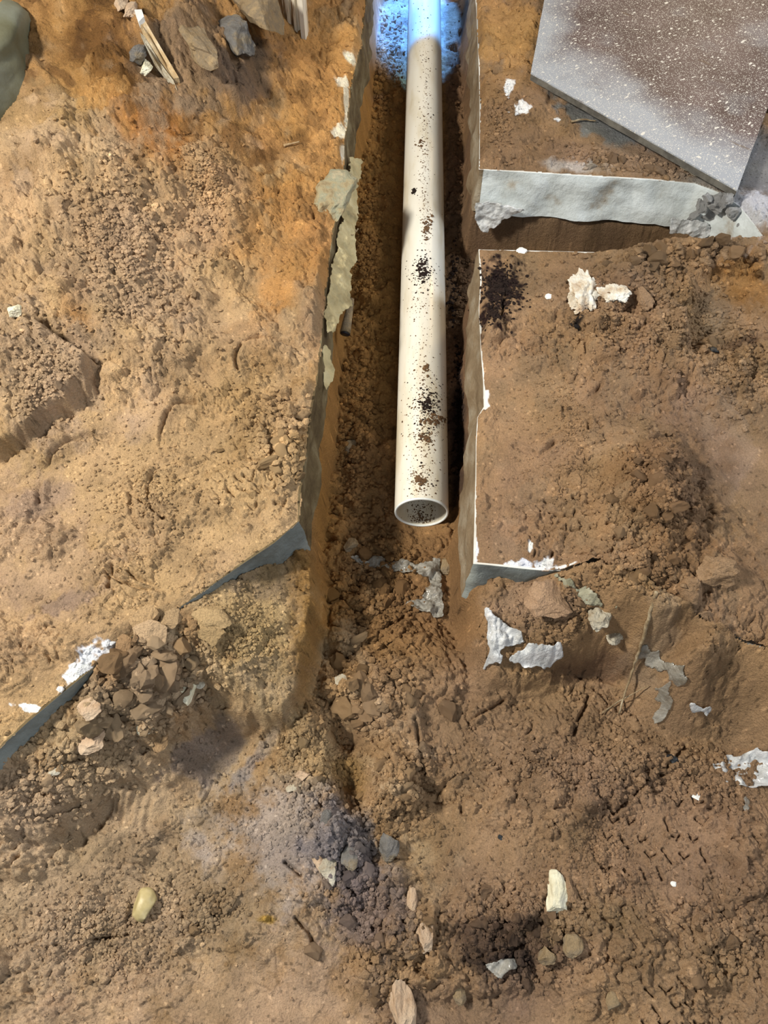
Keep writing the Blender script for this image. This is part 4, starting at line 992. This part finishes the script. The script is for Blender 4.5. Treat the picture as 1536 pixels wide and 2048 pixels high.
# cream membrane hanging out from under the left slab edge into the trench
sheet('membrane_strip', 'ragged cream membrane strip hanging along the left trench edge', 'membrane', [(700, 312), (724, 320), (722, 350), (712, 385), (718, 440), (708, 470), (717, 520), (700, 540), (703, 590), (705, 612), (688, 622), (672, 655), (655, 668), (650, 640), (662, 560), (676, 480), (688, 400)],
      M_film_cream, (-.13, 1.5, -.045), (1, .02, .9), .006, seed=13, thick=.0015)
sheet('membrane_strip', 'small cream membrane scrap on the left trench wall below the conduit stub', 'membrane', [(646, 690), (660, 700), (668, 740), (660, 770), (650, 780), (644, 740)], M_film_cream, (-.155, 1.08, -.04), (1, .02, .9), .004, seed=14, thick=.0012)
# grey cloth-like strip in the soil before the right slab
sheet('rag_strip', 'greenish grey twisted rag strip in the soil before the right slab', 'rag', [(1110, 1160), (1140, 1172), (1170, 1188), (1212, 1215), (1225, 1226), (1205, 1228), (1165, 1212), (1140, 1190)], mat_noise('rag', [(.3, (120, 118, 98)), (.55, (160, 158, 138)), (.8, (190, 190, 174))], 40, .9, (60, 1, .008)), amp=.006, lift=.012, seed=15, thick=.001)

# ------------------------------------------------------------------ stick, splinter, conduit, straws
def tube_path(name, pts, r, mat, K=8, wob=.3, seed=0, parent=None):
    rr = random.Random(seed); P_ = []
    for a, b in zip(pts[:-1], pts[1:]):
        for t in np.linspace(0, 1, 8, endpoint=False): P_.append(np.array(a) * (1 - t) + np.array(b) * t)
    P_.append(np.array(pts[-1])); P_ = np.array(P_); n = len(P_); V = []
    for i, p in enumerate(P_):
        d = P_[min(i + 1, n - 1)] - P_[max(i - 1, 0)]; d /= np.linalg.norm(d); e = np.cross(d, (0, 0, 1)); e /= np.linalg.norm(e) + 1e-9; g = np.cross(e, d)
        rad = r * (1 - .55 * i / n) * (1 + wob * (rr.random() - .5)); o = (np.array([rr.random(), rr.random(), rr.random()]) - .5) * r * wob * 1.5
        for k in range(K): a = 2 * pi * k / K; V.append(p + o + (e * cos(a) + g * sin(a)) * rad)
    V.append(P_[0]); V.append(P_[-1]); F = []
    for i in range(n - 1):
        for k in range(K): F.append((i * K + k, i * K + (k + 1) % K, (i + 1) * K + (k + 1) % K, (i + 1) * K + k))
    for k in range(K): F.append((n * K, (k + 1) % K, k, k)); F.append((n * K + 1, (n - 1) * K + k, (n - 1) * K + (k + 1) % K, (n - 1) * K + (k + 1) % K))
    bm = bmesh.new(); vs = [bm.verts.new(v) for v in V]
    for f in F:
        f = list(dict.fromkeys(f))
        try: bm.faces.new([vs[q] for q in f]).smooth = True
        except ValueError: pass
    bmesh.ops.recalc_face_normals(bm, faces=bm.faces); me = bpy.data.meshes.new(name); bm.to_mesh(me); bm.free()
    return link(name, me, mat, parent)

def gp(px, py, dz=0.0):
    X, Y, Z = on_ground(px, py); return np.array([float(X[0]), float(Y[0]), float(surf(X, Y, True)[0]) + dz])
o = tube_path('stick', [Wpt for Wpt in (gp(1302, 1198, .012), gp(1288, 1250, .016), gp(1268, 1310, .030), gp(1258, 1350, .030), gp(1240, 1424, .004))], .0036, M_stick, wob=.35, seed=3)
tag(o, 'thin crooked dry stick leaning on the soil right of the grey lumps', 'stick')
o = tube_path('twig', [gp(1205, 1425, .006), gp(1240, 1400, .008), gp(1296, 1372, .01)], .0016, M_stick, seed=5); tag(o, 'fine twig crossing the soil below the stick', 'twig')
o = tube_path('straw', [gp(566, 281, .004), gp(598, 282, .006)], .0035, M_wood, seed=6, wob=.2); tag(o, 'pale straw lying on the orange soil near the trench', 'straw')
o = tube_path('straw', [gp(1142, 244, .006), gp(1165, 240, .008), gp(1192, 243, .006)], .003, M_stick, seed=7); tag(o, 'pale straw on the far right slab beside the board', 'straw')
for k, (a, b) in enumerate([((1035, 245), (1230, 160))][:0]): pass
# torn white splinter on the pile
root = bpy.data.objects.new('timber_splinter', None); COL.objects.link(root); p = gp(290, 90, .0); root.location = p; root.empty_display_size = .03
tag(root, 'pale torn timber splinter with white edge sticking out of the soil pile', 'splinter')
def local_poly(name, pts, thick, mat):
    bm = bmesh.new(); a = [bm.verts.new(Vector(q) - Vector(p)) for q in pts]; b_ = [bm.verts.new(Vector(q) - Vector(p) - Vector((0, 0, thick))) for q in pts]
    bm.faces.new(a); bm.faces.new(b_[::-1]); n = len(a)
    for i in range(n): bm.faces.new((a[i], b_[i], b_[(i + 1) % n], a[(i + 1) % n]))
    bmesh.ops.recalc_face_normals(bm, faces=bm.faces); me = bpy.data.meshes.new(name); bm.to_mesh(me); bm.free(); return link(name, me, mat, root)
local_poly('pale_strip', [gp(286, 78, .05), gp(300, 84, .052), (gp(330, 120, .04)), gp(357, 152, .015), gp(348, 156, .012), gp(320, 126, .036), gp(294, 98, .045)], .012, M_wood)
local_poly('white_edge', [gp(288, 96, .040), gp(296, 100, .042), gp(322, 134, .03), gp(348, 164, .010), gp(354, 178, .004), gp(336, 158, .008), gp(308, 126, .024)], .010, M_rock_gw)
local_poly('white_tip', [gp(284, 78, .056), gp(298, 76, .058), gp(302, 88, .056), gp(290, 92, .054)], .014, M_white_chip)
stone('stone', 'small white stone in the hollow below the timber splinter', 'stone', 292, 137, 26, 20, M_rock_pale, 61, 8, .1, .4, .8)
stone('stone', 'grey stone behind the timber splinter', 'stone', 276, 105, 34, 34, M_rock_slate, 62, 8, .1, .3, .7)

# conduit stub sticking out of the left trench wall
cs = np.array(Wplane(690, 668, (0, 0, -.13), (0, 0, 1)))
root = bpy.data.objects.new('conduit', None); COL.objects.link(root); root.location = cs; root.empty_display_size = .02
tag(root, 'short brown conduit stub with a dark blue open end at the left trench wall', 'conduit')
d = np.array([.012, .085, .03]); 
def cyl(name, a, b, r0, r1, mat):
    o = tube_path(name, [a, b], r0, mat, K=16, wob=.0, parent=root); return o
cyl('conduit_body', np.array([0, 0.004, 0]), d, .013, .013, M_rock_grey)
cyl('blue_end', np.array([0, 0., 0]), np.array([.0006, .004, .0012]), .0122, .012, mat_noise('dark_blue_plastic', [(.4, (16, 20, 34)), (.6, (24, 30, 48))], 20, .4, None, .5))
o = tube_path('root', [Wplane(716, 398 + 60, (-.13, 0, -.06), (0, 0, 1)), Wplane(706, 470, (0, 0, -.05), (0, 0, 1)), Wplane(690, 470, (0, 0, -.04), (0, 0, 1))], .002, M_stick, seed=9); tag(o, 'thin root poking out over the cream membrane', 'root')

# ------------------------------------------------------------------ clods: individuals and crumbs
RNG = np.random.RandomState(11)
CLOD_MESH = [rock_mesh('clod', 900 + k, 3 if k < 6 else 2, 9, .16, 1.0) for k in range(12)]
for m_ in CLOD_MESH: m_.materials.append(M_clod)
FLAKE_MESH = [rock_mesh('clod', 930 + k, 3, 10, .12, 1.0) for k in range(6)]
for m_ in FLAKE_MESH: m_.materials.append(M_clod)

# (cx, cy, rx, ry, rot, individuals, crumbs, min px, max px, label, group)
Z_ = [(300, 1380, 140, 90, -35, 60, 1700, 16, 42, 'small tan clod in the heap in front of the left slab', 'clods in the heap by the left slab'),
      (120, 1560, 170, 80, -20, 14, 900, 12, 24, 'small tan clod on the lower left ground', 'clods on the lower left ground'),
      (560, 880, 80, 130, -30, 20, 700, 12, 26, 'tan clod near the left trench edge', 'clods near the left trench edge'),
      (250, 500, 170, 260, -20, 6, 1800, 9, 16, 'small tan lump in the sandy soil of the pile', 'lumps in the sandy soil of the pile'),
      (90, 760, 120, 120, 0, 4, 700, 8, 14, 'tan lump on the raised crust at the left', 'lumps on the raised crust'),
      (640, 1530, 90, 150, 0, 22, 1300, 10, 24, 'tan clod on the bank edge below the left bank', 'clods on the central bank edge'),
      (730, 1380, 110, 80, 0, 26, 900, 14, 40, 'brown clod at the mouth of the trench', 'clods at the trench mouth'),
      (800, 1590, 80, 110, 30, 18, 800, 10, 24, 'brown clod beside the central hollow', 'clods beside the central hollow'),
      (700, 1740, 70, 120, 0, 16, 900, 10, 26, 'grey clod on the blue-grey crumb ridge', 'clods on the blue-grey ridge'),
      (780, 1890, 90, 130, 0, 24, 900, 12, 26, 'brown clod in the bottom crumb heap', 'clods in the bottom crumb heap'),
      (1060, 1860, 160, 120, 0, 26, 1200, 10, 26, 'brown clod around the wet bottom hollow', 'clods around the wet hollow'),
      (1450, 1880, 100, 100, 30, 8, 600, 12, 24, 'brown clod at the bottom right', 'clods at the bottom right'),
      (1200, 1540, 280, 80, 0, 8, 1500, 8, 16, 'small brown clod on the right foreground', 'clods on the right foreground'),
      (1440, 1560, 90, 50, 20, 6, 500, 8, 16, 'brown clod beside the plastic sheet at the right edge', 'clods by the right plastic sheet'),
      (760, 1180, 100, 130, 0, 22, 1100, 10, 28, 'brown clod on the trench floor below the pipe end', 'clods on the trench floor below the pipe'),
      (715, 850, 55, 220, 0, 6, 900, 10, 20, 'ochre clod on the trench floor left of the pipe', 'clods on the trench floor left of the pipe'),
      (1310, 990, 90, 120, 0, 26, 1600, 10, 28, 'brown clod in the crumbly ridge on the right slab', 'clods in the ridge on the right slab'),
      (1270, 1160, 110, 60, 0, 12, 800, 10, 28, 'brown clod at the front of the right slab', 'clods at the front of the right slab'),
      (1380, 525, 160, 34, 0, 18, 600, 14, 34, 'rounded clod along the side cut edge', 'clods along the side cut'),
      (1300, 640, 190, 110, 0, 10, 2200, 8, 18, 'small brown clod on the heaped soil of the right slab', 'clods on the heaped soil'),
      (1470, 740, 90, 90, 0, 6, 800, 8, 18, 'brown clod below the smooth hollow at the right', 'clods below the smooth hollow'),
      (1250, 320, 130, 22, 10, 10, 500, 8, 22, 'pale brown clod at the board edge on the far slab', 'clods by the board'),
      (1000, 250, 50, 120, 0, 0, 250, 6, 10, '', ''),
      (770, 120, 60, 160, 0, 0, 900, 8, 12, '', ''), (730, 480, 50, 250, 0, 0, 900, 8, 14, '', ''), (920, 500, 24, 500, 0, 0, 700, 8, 12, '', ''),
      (480, 1260, 110, 120, 0, 0, 900, 6, 12, '', ''), (420, 380, 70, 130, -15, 0, 900, 6, 12, '', ''), (400, 1830, 90, 50, -30, 3, 450, 10, 18, 'tan clod right of the olive pebble', 'clods right of the olive pebble'),
      (200, 1860, 220, 150, 0, 0, 1500, 6, 12, '', ''), (500, 1650, 500, 400, 0, 0, 900, 5, 9, '', ''), (1200, 1700, 350, 380, 0, 0, 1500, 5, 9, '', ''), (1150, 850, 190, 330, 0, 0, 700, 4, 8, '', ''), (300, 1000, 320, 260, 0, 0, 900, 5, 10, '', ''),
      (1130, 1230, 150, 80, 10, 5, 800, 8, 18, 'brown clod in the soil before the right slab corner', 'clods before the right slab corner')]

def single_out(made, lb):
    """say which one: the extremes of every group get labels of their own"""
    if len(made) < 2: return
    left = list(made); body = lb.split(' ', 1)[1] if lb.startswith('small ') else lb
    for word, key in (('largest', lambda t: -t[3]), ('leftmost', lambda t: t[1]), ('rightmost', lambda t: -t[1]), ('topmost', lambda t: t[2]), ('lowest', lambda t: -t[2])):
        if not left: break
        t = min(left, key=key); left.remove(t); t[0]['label'] = word + ' ' + body
    if len(left) < 6: return
    mx = float(np.median([t[1] for t in left])); my = float(np.median([t[2] for t in left])); mr = float(np.median([t[3] for t in left]))
    for o, a, b, r in left:
        o['label'] = ('bigger ' if r > mr else 'little ') + body + ', towards its ' + ('upper ' if b < my else 'lower ') + ('left' if a < mx else 'right')

CR_T = [rock_arrays(700 + k, 1, 5, .10) for k in range(8)]
crV, crF, crC, off = [], [], [], 0
for zi, (cx, cy, rx, ry, rot, nb, ncr, s0, s1, lb, grp) in enumerate(Z_):
    ncr = int(ncr * 1.5); n = nb + ncr; a = RNG.uniform(0, 2 * pi, n); q = np.abs(RNG.normal(0, .55, n)); du = q * np.cos(a) * rx; dv = q * np.sin(a) * ry
    c, s = cos(radians(rot)), sin(radians(rot)); px = cx + du * c - dv * s; py = cy + du * s + dv * c
    ok = (px > -40) & (px < 1576) & (py > -60) & (py < 2100)
    X, Y, Z = on_ground(px, py); Z = surf(X, Y, True)
    # keep clear of the pipe
    ok &= ~((np.abs(X - PIPE_X) < PIPE_R + .012) & (Y > PIPE_Y - .035))
    # nothing on the steep faces
    ok &= np.abs(surf(X + .006, Y, False) - surf(X - .006, Y, False)) < .02
    ok &= np.abs(surf(X, Y + .006, False) - surf(X, Y - .006, False)) < .02
    C = colour_at(X, Y, Z); made = []
    for i in range(nb):
        if not ok[i]: continue
        r = float(px_size(X[i], Y[i], Z[i], s0 + (s1 - s0) * RNG.rand() ** 1.7)) / 2 * 1.45
        me = CLOD_MESH[RNG.randint(12)] if RNG.rand() < .65 else FLAKE_MESH[RNG.randint(6)]
        o = bpy.data.objects.new('soil_clod', me); COL.objects.link(o)
        fl = RNG.uniform(.5, .85); o.scale = (r * RNG.uniform(.8, 1.2), r * RNG.uniform(.8, 1.2), r * fl); o.location = (X[i], Y[i], Z[i] + r * fl * .35)
        o.rotation_euler = (RNG.uniform(-.4, .4), RNG.uniform(-.4, .4), RNG.uniform(0, 6.28))
        k = RNG.uniform(.98, 1.3); o.color = (*[float(min(.9, t * k)) for t in C[i]], 1); tag(o, lb, 'clod', grp); made.append((o, px[i], py[i], r))
    single_out(made, lb)
    idx = np.nonzero(ok)[0]; idx = idx[idx >= nb]
    for i in idx:
        r = float(px_size(X[i], Y[i], Z[i], 3.0 + s0 * 1.15 * RNG.rand() ** 1.6)) / 2
        V, F = CR_T[RNG.randint(8)]; t = RNG.uniform(0, 6.28); ct, st = cos(t), sin(t)
        sc = r * RNG.uniform(.7, 1.3, 3); sc[2] *= .8; Vv = V * sc; ww = np.c_[Vv[:, 0] * ct - Vv[:, 1] * st, Vv[:, 0] * st + Vv[:, 1] * ct, Vv[:, 2]] + (X[i], Y[i], Z[i] + r * .25)
        crV.append(ww); crF.append(F + off); off += len(V); crC.append(np.tile(C[i] * RNG.uniform(.8, 1.25), (len(V), 1)))
me = np_mesh('soil_crumbs', np.concatenate(crV), np.concatenate(crF), np.clip(np.concatenate(crC), 0, .9), False)
tag(link('soil_crumbs', me, M_soil), 'countless fine soil crumbs strewn over the slabs, banks and trench floor', 'soil crumbs', kind='stuff')

# dark compost on the right slab and beside the pipe
def crumbs(name, pts, rad, mat, label, cat='soil crumbs', flat=.7, seed=0, kind='stuff', parent=None):
    rr = np.random.RandomState(seed); V_, F_, o_ = [], [], 0
    for (x, y, z), r in zip(pts, rad):
        V, F = CR_T[rr.randint(8)]; t = rr.uniform(0, 6.28); sc = r * rr.uniform(.7, 1.3, 3); sc[2] *= flat; W_ = V * sc
        V_.append(np.c_[W_[:, 0] * cos(t) - W_[:, 1] * sin(t), W_[:, 0] * sin(t) + W_[:, 1] * cos(t), W_[:, 2]] + (x, y, z)); F_.append(F + o_); o_ += len(V)
    o = link(name, np_mesh(name, np.concatenate(V_), np.concatenate(F_)), mat, parent)
    return tag(o, label, cat, kind=kind)
def cloud(cx, cy, rx, ry, n, seed):
    rr = np.random.RandomState(seed); return cx + rr.normal(0, .5, n) * rx, cy + rr.normal(0, .5, n) * ry
pu, pv = zip(*[cloud(1000, 575, 34, 44, 420, 1), cloud(985, 645, 20, 26, 150, 2), cloud(1010, 590, 50, 60, 90, 3), cloud(1150, 658, 12, 8, 14, 4)])
pu, pv = np.concatenate(pu), np.concatenate(pv); X, Y, Z = on_ground(pu, pv); Z = surf(X, Y, True); k = X > .155 + .0
crumbs('dark_compost', np.c_[X, Y, Z + .001][k], RNG.uniform(.0015, .0045, k.sum()), M_dark, 'dark blackish red crumbs spilled on the right slab beside the trench', seed=4)
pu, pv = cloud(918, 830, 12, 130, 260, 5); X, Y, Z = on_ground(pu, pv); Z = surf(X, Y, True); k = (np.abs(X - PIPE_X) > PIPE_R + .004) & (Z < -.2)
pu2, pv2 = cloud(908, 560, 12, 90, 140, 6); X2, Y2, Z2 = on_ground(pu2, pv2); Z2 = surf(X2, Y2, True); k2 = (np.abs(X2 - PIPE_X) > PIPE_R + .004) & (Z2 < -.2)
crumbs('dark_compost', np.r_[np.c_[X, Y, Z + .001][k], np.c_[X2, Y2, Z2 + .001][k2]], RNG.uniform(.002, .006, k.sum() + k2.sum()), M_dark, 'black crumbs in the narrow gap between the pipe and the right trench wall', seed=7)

# dirt resting on the pipe
def on_pipe(px, py):
    """point of the pipe's upper surface seen at a pixel"""
    a = (px - 768) / FPX; b = (1024 - py) / FPX; d = FW + RT * a + UP * b; o = np.array([0, 0, CAM_H])
    # circle in XZ around (PIPE_X, PIPE_Z)
    ox, oz = o[0] - PIPE_X, o[2] - PIPE_Z; A = d[0] ** 2 + d[2] ** 2; B = ox * d[0] + oz * d[2]; Cc = ox * ox + oz * oz - PIPE_R ** 2; D = B * B - A * Cc
    if D <= 0: return None
    t = (-B - math.sqrt(D)) / A; p = o + d * t; return p if p[1] > PIPE_Y + .003 else None
def pipe_dirt(name, clouds, r0, r1, mat, label, kind, seed, flat=.35):
    V_, F_, o_ = [], [], 0; rr = np.random.RandomState(seed)
    for ci, (cx, cy, rx, ry, n) in enumerate(clouds):
        xs, ys = cloud(cx, cy, rx, ry, n, seed * 31 + ci)
        for x, y in zip(xs, ys):
            p = on_pipe(x, y)
            if p is None: continue
            r = r0 + (r1 - r0) * rr.rand() ** 2.2; nn = np.array([p[0] - PIPE_X, 0, p[2] - PIPE_Z]); nn /= np.linalg.norm(nn); e1 = np.array([nn[2], 0, -nn[0]]); e2 = np.array([0, 1, 0])
            V, F = CR_T[rr.randint(8)]; t = rr.uniform(0, 6.28); q = V * rr.uniform(.7, 1.3, 3) * r; q[:, 2] *= flat
            u = q[:, 0] * cos(t) - q[:, 1] * sin(t); v = q[:, 0] * sin(t) + q[:, 1] * cos(t)
            V_.append(p + u[:, None] * e1 + v[:, None] * e2 + (q[:, 2] + r * flat * .55)[:, None] * nn); F_.append(F + o_); o_ += len(V)
    return tag(link(name, np_mesh(name, np.concatenate(V_), np.concatenate(F_)), mat), label, 'dirt', kind=kind)
pipe_dirt('dirt_specks', [(853, 200, 12, 160, 330), (850, 350, 13, 90, 160), (846, 330, 22, 160, 90), (852, 440, 14, 60, 160), (846, 600, 36, 60, 150), (848, 700, 26, 80, 100), (850, 790, 34, 70, 260), (850, 880, 38, 80, 240), (840, 965, 32, 36, 160), (846, 60, 22, 60, 60), (835, 850, 50, 120, 60)],
          .0005, .0024, M_brown, 'fine brown dirt specks sprinkled along the top of the pipe', 'stuff', 3)
pipe_dirt('dirt_specks', [(846, 545, 36, 34, 150), (850, 820, 34, 60, 130), (872, 790, 24, 30, 60), (860, 860, 38, 24, 60), (848, 200, 20, 180, 60), (845, 950, 30, 50, 40)], .0008, .003, M_dark, 'blackish dirt specks scattered on the lower half of the pipe', 'stuff', 5)
for k, (cx, cy, rx, ry, n, mt, lb) in enumerate([(846, 538, 13, 26, 110, M_dark, 'largest black crumbly dirt patch on the middle of the pipe'),
        (855, 455, 9, 22, 60, M_brown, 'brown dirt patch on the pipe above the black patch'), (830, 381, 6, 6, 14, M_dark, 'small isolated black lump on the upper pipe'),
        (842, 288, 10, 14, 22, M_brown, 'brown lump pair on the pipe above the isolated black lump'), (855, 812, 16, 16, 60, M_dark, 'black dirt patch on the lower pipe'),
        (868, 840, 26, 10, 60, M_brown, 'wide brown dirt band wrapping the right side of the lower pipe'), (850, 878, 12, 14, 34, M_brown, 'brown dirt patch below the dirt band on the pipe'),
        (840, 962, 13, 14, 60, M_brown, 'brown cracked mud patch nearest the open end of the pipe'), (850, 738, 9, 12, 26, M_brown, 'small brown dirt patch halfway down the pale part of the pipe')]):
    pipe_dirt('dirt_patch', [(cx, cy, rx, ry, n)], .0018, .0055, mt, lb, None, 40 + k, .4)
# dirt inside the pipe's mouth
rr = np.random.RandomState(8); V_, F_, o_ = [], [], 0
for i in range(260):
    a = rr.normal(0, .35); y = PIPE_Y + .006 + abs(rr.normal(0, .03)); ri = PIPE_R - PIPE_T - .0006; p = np.array([PIPE_X + ri * sin(a), y, PIPE_Z - ri * cos(a)]); nn = np.array([-sin(a), 0, cos(a)]); e1 = np.array([cos(a), 0, sin(a)])
    r = .0006 + .0018 * rr.rand() ** 2; V, F = CR_T[rr.randint(8)]; q = V * r; V_.append(p + q[:, :1] * e1 + q[:, 1:2] * np.array([0, 1, 0]) + q[:, 2:3] * .6 * nn); F_.append(F + o_); o_ += len(V)
tag(link('dirt_specks', np_mesh('dirt_specks', np.concatenate(V_), np.concatenate(F_)), M_brown), 'brown dirt specks inside the open mouth of the pipe', 'dirt', kind='stuff')
print('objects', len(bpy.data.objects))
